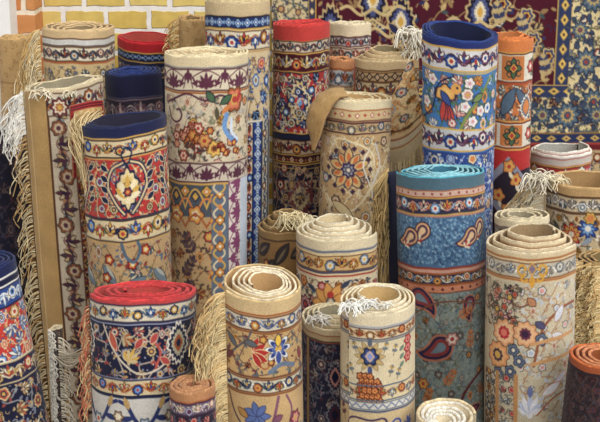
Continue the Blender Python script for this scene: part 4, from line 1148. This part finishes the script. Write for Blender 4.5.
def p_leftred(c, s):
    c.band(0, 9, (34, 40, 78)); c.line(10, 1.8, (222, 216, 206)); c.band(11, 17, (28, 30, 58)); c.line(17.5, 1.6, (222, 216, 206))
    c.frame(19, 37, (44, 70, 136), navy, 1.4); c.scroll(20, 36, 28, (230, 228, 220), [F((230, 228, 220), (90, 130, 190), navy), F((190, 210, 230), blue, white)], [(220, 224, 226), (120, 160, 210), white], 1.8, .36)
    c.band(38, 88, (200, 58, 50)); c.field(39, 88, 22, (230, 180, 130), [F((220, 214, 200), (70, 90, 150), white, navy), F((200, 150, 90), pale, red), F((120, 150, 200), white, navy)], [(224, 206, 170), (60, 80, 140), (150, 120, 70)], .36, 1.2, seed=6)
    c.line(89, 1.6, pale); c.frame(90, 110, (40, 38, 66), (206, 180, 130), 1.4); c.scroll(91, 109, 30, (214, 190, 150), [F((180, 60, 54), pale, gold), F((206, 170, 110), plum, pale)], [pale, (200, 160, 100), (170, 90, 70)], 1.8, .36)
    c.band(112, c.vmax, (30, 30, 54)); c.field(113, 240, 32, (150, 150, 150), [F((214, 186, 140), (190, 90, 60), navy, gold), F((190, 150, 100), pale, plum)], [(190, 160, 110), (120, 124, 140), (150, 70, 60)], .26, 1.3, seed=8)


Roll('leaning navy and red rug with white blue scroll band at the left edge', -19, 276, 78, 1.92, (14, 420), radii=[1, .88, .74, .6], rim=(40, 50, 96), bg=navy, paint=p_leftred, seam=140, vis=1, seed=37)


def p_cc(c, s):
    c.band(0, 10, (226, 208, 170)); c.line(11, 1.3, rust); c.frame(13, 24, cream, brown); c.scroll(13, 24, 20, rust, [F(rust, gold)], [slate])


Roll('low cream rug with a white coil at the bottom edge', 446, 432, 62, 1.62, slant=(9, 190), radii=[1, .9, .68, .56, .42, .3], off=(-3, -5), rim=(228, 206, 164), rim2=(240, 232, 216), bg=cream, paint=p_cc, seam=100, vis=1, seed=38, t=3.4, back=(222, 204, 170), tele=-5)


def p_brownred(c, s):
    c.band(0, 6, (170, 84, 48)); c.band(6, c.vmax, (52, 38, 42)); c.field(9, 100, 15, (84, 60, 54), [F((104, 52, 48), (60, 50, 66)), F((84, 74, 84), (96, 56, 48))], [(76, 58, 60), (92, 54, 50), (70, 66, 80)], .26, 1.)


Roll('dark brown rug with an orange coiled rim in the bottom right corner', 606, 372, 78, 1.63, (598, 420), radii=[1, .85, .7, .54, .38], rim=(206, 110, 60), rim2=(214, 140, 96), bg=umber, paint=p_brownred, seam=80, way=-1, vis=1, seed=39, t=3.4, tele=2)


def p_shag(c, s):
    c.band(0, c.vmax, (150, 116, 74)); c.clip(-80, 0, s.ux(586)); c.band(0, c.vmax, (70, 56, 56)); c.field(0, 130, 18, (110, 80, 60), [F((120, 56, 60), gold)], [(60, 66, 80), (120, 90, 60)]); c.clip()


e_roll = Roll('rug with a shaggy tan fringed edge at the right margin above the dark brown rug', 608, 268, 66, 2.1, (602, 420), radii=[1, .86, .7, .5], rim=(186, 152, 100), bg=tan, paint=p_shag, seam=-40, way=1, vis=1, seed=40)
for k_, a_ in enumerate((-58, -42, -26, -8)):
    e_roll.fringe(-3, 84, 170, 15, (226, 202, 150), out=1.7, drop=.4, wd=1.3, spread=1., col2=(204, 168, 112), lift=1, ang=a_, to=-75, seed=20 + k_)


def p_thin(c, s):
    c.band(0, c.vmax, (80, 70, 66)); c.field(0, 120, 14, (120, 106, 96), [F((140, 120, 100), plum)], [(70, 66, 80), (110, 90, 70)])


n_roll = Roll('thin rug wrapped in white fringe, standing behind the leaning red and navy rug', 56, 330, 15, 2.06, (60, 420), radii=[1, .7, .4], rim=(214, 196, 160), bg=umber, paint=p_thin, seam=-70, way=1, vis=1, seed=41)
n_roll.fringe(0, 88, 170, 15, (236, 228, 212), out=1.0, drop=.4, wd=1.5, spread=.6, lift=1., ang=-60, to=60)
n_roll.fringe(6, 88, 60, 13, (226, 214, 190), out=1.6, drop=.6, wd=1.3, spread=1.2, lift=2, ang=10, to=80, seed=9)


def tie():
    r = random.Random(2); Ls = []
    a0 = np.array([.2 * n_roll.R, -n_roll.R * 1.1, n_roll.L - 22 * n_roll.kv]); wp = n_roll.e.location
    tgt = z_roll.pos(np.array(0.), np.array(.012), np.array(40 * z_roll.kv)) + np.array(z_roll.base) - np.array(n_roll.base)
    for i in range(16):
        o = np.array([r.gauss(0, .006), r.gauss(0, .006), r.gauss(0, .008)]); f = r.uniform(0, 6); sag = r.uniform(.02, .05)
        Ls.append([a0 + o + (tgt - a0) * q + np.array([0, -.01 * math.sin(PI * q), -sag * math.sin(PI * q) + .005 * math.sin(f + 7 * q)]) for q in np.linspace(0, .97, 12)])
    hang('tied_yarn', Ls, .0016, (226, 214, 188), n_roll.e)


tie()


# the loose corner of the ribbed tan rug that hangs down beside the blue one
def corner_hanging():
    u = k_roll.u
    n, m = 60, 90
    c = Cloth(-30, 30, 96, (206, 172, 122), 4)
    c.band(0, 96, (238, 208, 156)); c.field(0, 62, 18, (206, 140, 80), [F((214, 140, 80), gold), F((150, 150, 160), pale, red), F((90, 120, 180), pale)], [(190, 150, 110), (200, 130, 80), (170, 160, 120)], .24, .9)
    c.sw = True; c.band(-30, -13.5, (236, 220, 186)); c.sw = False
    c.band(66, 74, (230, 214, 180)); c.line(67, 1.5, rust); c.line(60, 1.4, brown); c.line(74, 1.3, (180, 110, 70)); c.band(76, 96, (222, 202, 160))
    tip = ray_at(412, 66, DY + 2.80); P = np.zeros((n, m, 3)); lo = np.array(k_roll.base)
    A = [ray_at(411, 62, DY + 2.84), ray_at(389, 165, DY + 2.84), ray_at(427, 138, DY + 2.80)]
    for i, a in enumerate(np.linspace(0, 1, n)):
        for j, b in enumerate(np.linspace(0, 1, m)):
            e = A[1] * (1 - a) + A[2] * a
            p = A[0] * (1 - b) + e * b
            if b < .15: p = p + (A[2] - A[1]) * (a - .5) * .16 * (1 - b / .15)
            p = p + np.array([-.042 * (1 - a) * math.sin(PI * b), 0, 0])
            bow = math.sin(PI * a)
            P[i, j] = p + np.array([0, -.035 * bow * b ** .6, -.02 * bow * b]) - lo
    U = np.linspace(-1, 1, n)[:, None] * 20 * np.linspace(.15, 1, m)[None]; V = np.broadcast_to(np.linspace(0, 88, m)[None], (n, m))
    o = sheet('loose_corner', k_roll.e, P[::-1], c.sample(U[::-1], V), (180, 146, 100), .008)
    o.rotation_mode = 'ZYX'; o.matrix_parent_inverse = k_inv()
    r = random.Random(6); Ls = []
    for i in range(90):
        a = r.random(); p0 = A[1] * (1 - a) + A[2] * a + np.array([0, -.035 * math.sin(PI * a) - .004, -.02 * math.sin(PI * a) + .01]) - lo
        ln = r.uniform(20, 34) * u; f = r.uniform(0, 6)
        Ls.append([p0 + np.array([.006 * math.sin(f + 5 * q) * q, -.02 * q + .004 * math.sin(f), -ln * q]) for q in np.linspace(0, 1, 8)])
    hang('fringe', Ls, .0019, (228, 206, 158), o)


def k_inv():
    """Undo the rug's own lean for pieces laid out upright beside it."""
    from mathutils import Euler
    e = k_roll.e.rotation_euler
    return Euler(e, 'ZYX').to_matrix().to_4x4().inverted()


corner_hanging()


# ============================================================ the hanging carpet
def backdrop():
    e = bpy.data.objects.new('hanging_carpet', None); COL.objects.link(e)
    tag(e, 'large maroon carpet with cream flowered border hung flat on the back wall', 'carpet')
    Yb = DY + 3.52
    k = to_px((0.5, Yb, 1.6))[2] / FPX                      # metres per design unit
    x0, x1 = ray_at(272, 60, Yb)[0], ray_at(690, 60, Yb)[0]
    ztop = ray_at(560, -40, Yb)[2]; zbot = ray_at(560, 188, Yb)[2]
    e.location = ((x0 + x1) / 2, Yb, zbot)
    kz = k * 1.05
    w = (x1 - x0) / k; h = (ztop - zbot) / kz
    c = Cloth(-w / 2 - 1, w / 2 + 1, h + 1, (78, 24, 38), 2)
    ux = lambda x: (ray_at(x, 60, Yb)[0] - (x0 + x1) / 2) / k
    vy = lambda y: (ztop - ray_at(560, y, Yb)[2]) / kz
    V = vy
    L0, L1, L2 = ux(284), ux(308), ux(316); R0, R1 = ux(555), ux(569)
    # ground
    c.field(V(-20), V(90), 50, (170, 140, 92), [F((206, 176, 120), (44, 36, 60), (90, 96, 130), gold), F((60, 62, 100), pale, maroon, gold)], [(196, 168, 112), (50, 50, 84), (70, 84, 84), (150, 120, 80)], .17, 1.1, seed=13, u0=L2, u1=R0)
    for x, y in ((400, 22), (372, 0), (478, 12), (330, 30)):
        u, v = ux(x), V(y)
        c.medal(u, v, 15, 26, [(196, 170, 118), (34, 28, 50), (80, 86, 124), pale, gold])
        for sg in (-1, 1):
            c.stroke([(u, v + 8), (u + sg * 12, v + 14), (u + sg * 24, v + 6), (u + sg * 32, v + 8)], 3, (206, 180, 128)); c.stroke([(u, v + 18), (u + sg * 14, v + 26), (u + sg * 22, v + 20)], 2.4, (206, 180, 128))
            c.leaf(u + sg * 16, v + 22, 16, 6, PI / 2 - sg * .8, (44, 46, 78), (180, 150, 100))
    for x, y in ((524, 16), (532, 40), (500, 4), (548, 56)):
        u, v = ux(x), V(y); c.flower(u, v, 9, 6, F((206, 180, 130), (60, 66, 100), gold, maroon)); c.sprig(u, v + 22, 20, -1.8, (150, 140, 110), [(196, 170, 120), (60, 66, 96)], 5); c.curl(u + 8, v + 8, 8, 0, 5, 2, (190, 160, 110))
    # borders
    c.sw = True; top, bot_in = V(-40), V(97)
    c.clip(R0, 0, 400, V(97)); c.frame(R0, R1, (52, 60, 92), (196, 160, 90), 1.6); c.stars(R0 + 2, R1 - 2, 14, [(206, 164, 76), (240, 206, 120), brown], 'lozenge')
    c.clip(L1, 0, L2, V(97)); c.frame(L1, L2, (60, 60, 84), gold, 1.6); c.stars(L1 + 1, L2 - 1, 12, [gold, pale], 'lozenge'); c.sw = False; c.clip()
    c.rect(L1, V(85), R1, V(97), (52, 60, 92)); c.clip(L1, V(85), R1, V(97)); c.line(V(85), 1.4, (196, 160, 90)); c.stars(V(86), V(96), 15, [(206, 164, 76), (240, 206, 120), brown], 'lozenge'); c.clip()

    def big(u, v, r, seed):
        rr = random.Random(seed)
        c.flower(u, v, r, 10, F((50, 60, 80), (92, 108, 118), (190, 160, 104), (64, 78, 96), (150, 64, 60)), rot=rr.random(), lobe=.3)
        for q in range(8):
            a = q * PI / 4 + .2; c.leaf(u + r * math.cos(a), v + r * math.sin(a), r * .5, r * .3, a, (64, 74, 92), (40, 44, 66), .8)

    def run(pts, seed):
        for q, (u, v) in enumerate(pts): big(u, v, 15 if q % 2 == 0 else 10, seed + q)
    c.rect(R1, 0, w, h, (220, 198, 148)); c.rect(-w, V(97), w, V(133), (220, 198, 148)); c.rect(-w, 0, L1, h, (214, 192, 146))
    c.field(0, h, 26, (110, 100, 76), [F((84, 50, 60), (190, 150, 100)), F((80, 92, 120), pale, rust), F((150, 70, 60), pale)], [(84, 96, 104), (96, 100, 80), (60, 66, 90)], .2, 1.6, u0=R1, u1=w, seed=5)
    c.field(V(97), V(133), 24, (110, 100, 76), [F((84, 50, 60), (190, 150, 100)), F((80, 92, 120), pale, rust)], [(84, 96, 104), (96, 100, 80), (60, 66, 90)], .2, 1.6, u0=-w, u1=w, seed=6)
    c.field(0, h, 22, (110, 100, 76), [F((84, 50, 60), (190, 150, 100)), F((60, 66, 110), pale, rust)], [(84, 96, 104), (60, 66, 90)], .24, 1.6, u0=-w, u1=L1, seed=7)
    run([(ux(590), V(-2)), (ux(578), V(30)), (ux(586), V(62)), (ux(620), V(80)), (ux(596), V(102)), (ux(640), V(20))], 1)
    run([(ux(x), V(115)) for x in (570, 545, 520, 490, 460, 430, 400, 370, 340, 600, 630)], 30)
    c.line(R1 + 1, 2, (150, 110, 60)) if False else None
    c.frame(V(133), V(143), (40, 50, 84), (150, 110, 60), 1.6); c.stars(V(134), V(142), 15, [(196, 154, 80), (220, 190, 120), brown], 'lozenge')
    c.band(V(143), h + 1, (196, 168, 126)); c.band(V(143), V(150), (110, 34, 40)); c.line(V(143.5), 1.6, (170, 70, 56)); c.field(V(151), h, 20, (110, 70, 60), [F(rust, pale), F(slate, pale)], [(110, 84, 70), slate], .26, 1.2)
    # the cloth itself, gently waving
    n, m = int(w / 1.0), int(h / 1.0)
    Ug, Vg = np.meshgrid(np.linspace(-w / 2, w / 2, n), np.linspace(0, h, m), indexing='ij')
    P = np.stack([Ug * k, .006 * np.sin(Ug * .05 + 1) * (Vg / h) + .003 * np.sin(Ug * .13), (h - Vg) * kz], -1)
    sheet('rug_body', e, P[::-1], c.sample(Ug[::-1], Vg), (120, 90, 70), .010)


backdrop()


# ============================================================ the setting
def box(name, lo, hi, mat, kind='structure'):
    lo, hi = np.array(lo, float), np.array(hi, float)
    v = np.array([[x, y, z] for x in (lo[0], hi[0]) for y in (lo[1], hi[1]) for z in (lo[2], hi[2])])
    c = (lo + hi) / 2; c[2] = lo[2]
    me = bpy.data.meshes.new(name); me.from_pydata((v - c).tolist(), [], [(0, 1, 3, 2), (4, 6, 7, 5), (0, 4, 5, 1), (2, 3, 7, 6), (0, 2, 6, 4), (1, 5, 7, 3)])
    me.materials.append(mat); o = bpy.data.objects.new(name, me); o.location = c; COL.objects.link(o)
    if kind: o['kind'] = kind
    return o


def brick(name, a, b, mortar, bw, bh, ms, rot=True, off=.5, rough=.85):
    m, nt, bs = nodes(name); L = nt.links.new
    tc = N(nt, 'ShaderNodeTexCoord'); mp = N(nt, 'ShaderNodeMapping'); mp.inputs['Rotation'].default_value = (PI / 2, 0, 0)
    L(tc.outputs['Object'], mp.inputs['Vector'])
    bt = N(nt, 'ShaderNodeTexBrick', Scale=1.); bt.offset = off
    bt.inputs['Color1'].default_value = (*lin(np.array(a) / 255), 1); bt.inputs['Color2'].default_value = (*lin(np.array(b) / 255), 1); bt.inputs['Mortar'].default_value = (*lin(np.array(mortar) / 255), 1)
    bt.inputs['Brick Width'].default_value = bw; bt.inputs['Row Height'].default_value = bh; bt.inputs['Mortar Size'].default_value = ms; bt.inputs['Mortar Smooth'].default_value = .3
    nz = N(nt, 'ShaderNodeTexNoise', Scale=22., Detail=4.); L(tc.outputs['Object'], nz.inputs['Vector'])
    mxv = N(nt, 'ShaderNodeVectorMath', operation='MULTIPLY_ADD'); L(nz.outputs['Color'], mxv.inputs[0]); mxv.inputs[1].default_value = (.014, .014, .014); L(mp.outputs[0], mxv.inputs[2]); L(mxv.outputs[0], bt.inputs['Vector'])
    mr = N(nt, 'ShaderNodeMapRange'); L(nz.outputs['Fac'], mr.inputs['Value']); mr.inputs['To Min'].default_value = .72; mr.inputs['To Max'].default_value = 1.25
    sc = N(nt, 'ShaderNodeVectorMath', operation='SCALE'); L(bt.outputs['Color'], sc.inputs[0]); L(mr.outputs[0], sc.inputs['Scale']); L(sc.outputs[0], bs.inputs['Base Color'])
    bp = N(nt, 'ShaderNodeBump', Strength=.6, Distance=.01); L(bt.outputs['Fac'], bp.inputs['Height']); bp.invert = True; L(bp.outputs[0], bs.inputs['Normal']); bs.inputs['Roughness'].default_value = rough
    return m


def plain(name, a, b, scale, rough=.9):
    m, nt, bs = nodes(name); L = nt.links.new
    tc = N(nt, 'ShaderNodeTexCoord'); nz = N(nt, 'ShaderNodeTexNoise', Scale=scale, Detail=5.); L(tc.outputs['Object'], nz.inputs['Vector'])
    cr = N(nt, 'ShaderNodeValToRGB'); cr.color_ramp.elements[0].color = (*lin(np.array(a) / 255), 1); cr.color_ramp.elements[1].color = (*lin(np.array(b) / 255), 1)
    cr.color_ramp.elements[0].position = .3; cr.color_ramp.elements[1].position = .7
    L(nz.outputs['Fac'], cr.inputs[0]); L(cr.outputs[0], bs.inputs['Base Color'])
    bp = N(nt, 'ShaderNodeBump', Strength=.3, Distance=.01); L(nz.outputs['Fac'], bp.inputs['Height']); L(bp.outputs[0], bs.inputs['Normal']); bs.inputs['Roughness'].default_value = rough
    return m


box('floor', (-3, .4, -.1), (3, DY + 3.75, 0), plain('stone_floor', (66, 58, 52), (104, 94, 84), 9.))
box('wall_back', (-3, DY + 3.57, 0), (3, DY + 3.75, 3.1), brick('yellow_brick', (206, 172, 84), (222, 196, 116), (236, 230, 220), .17, .088, .012))
box('wall_left', (-1.9, DY + 3.3, 0), (ray_at(10, 20, DY + 3.3)[0], DY + 3.57, 3.1), plain('white_plaster', (226, 222, 216), (240, 237, 230), 7.))
box('trim_1', (ray_at(10, 20, DY + 3.3)[0], DY + 3.42, 0), (ray_at(35, 20, DY + 3.42)[0], DY + 3.57, 3.1), brick('red_brick', (196, 120, 70), (206, 146, 92), (230, 214, 190), .20, .088, .011))

# ------------------------------------------------------------------ light: open shade with a bright sky to the right
w = bpy.data.worlds.new('open_sky'); bpy.context.scene.world = w; w.use_nodes = True
bg = w.node_tree.nodes['Background']; bg.inputs['Color'].default_value = (.98, .97, .965, 1); bg.inputs['Strength'].default_value = .66


def sun(name, d, power, ang, col):
    l = bpy.data.lights.new(name, 'SUN'); l.energy = power; l.angle = math.radians(ang); l.color = col
    o = bpy.data.objects.new(name, l); COL.objects.link(o)
    from mathutils import Vector
    o.rotation_euler = Vector(d).to_track_quat('-Z', 'Y').to_euler(); o.location = (1.5, -1, 4)
    return o


sun('daylight', (-.50, .78, -.85), 2.55, 60, (.93, .97, 1.0))

# ------------------------------------------------------------------ camera and view
cam = bpy.data.cameras.new('camera'); cam.sensor_width = 36; cam.lens = FPX / 600 * 36; cam.clip_start = .05
co = bpy.data.objects.new('camera', cam); COL.objects.link(co); co.location = (0, 0, CAM_H); co.rotation_euler = (PI / 2 - PITCH, 0, 0)
sc = bpy.context.scene; sc.camera = co
vs = sc.view_settings; vs.view_transform = 'Standard'; vs.look = 'None'; vs.gamma = 1; vs.use_curve_mapping = False; vs.exposure = 0.12

if 0:
  for i, a in enumerate(ROLLS):
    for b in ROLLS[i + 1:]:
        d = np.hypot(*(a.top - b.top)[:2]); d2 = np.hypot(*(a.base - b.base)[:2])
        if min(d, d2) < a.R + b.R: print('CLASH', round(d, 3), round(d2, 3), round(a.R + b.R, 3), a.e.name, a.e['label'][:30], '|', b.e.name, b.e['label'][:30])
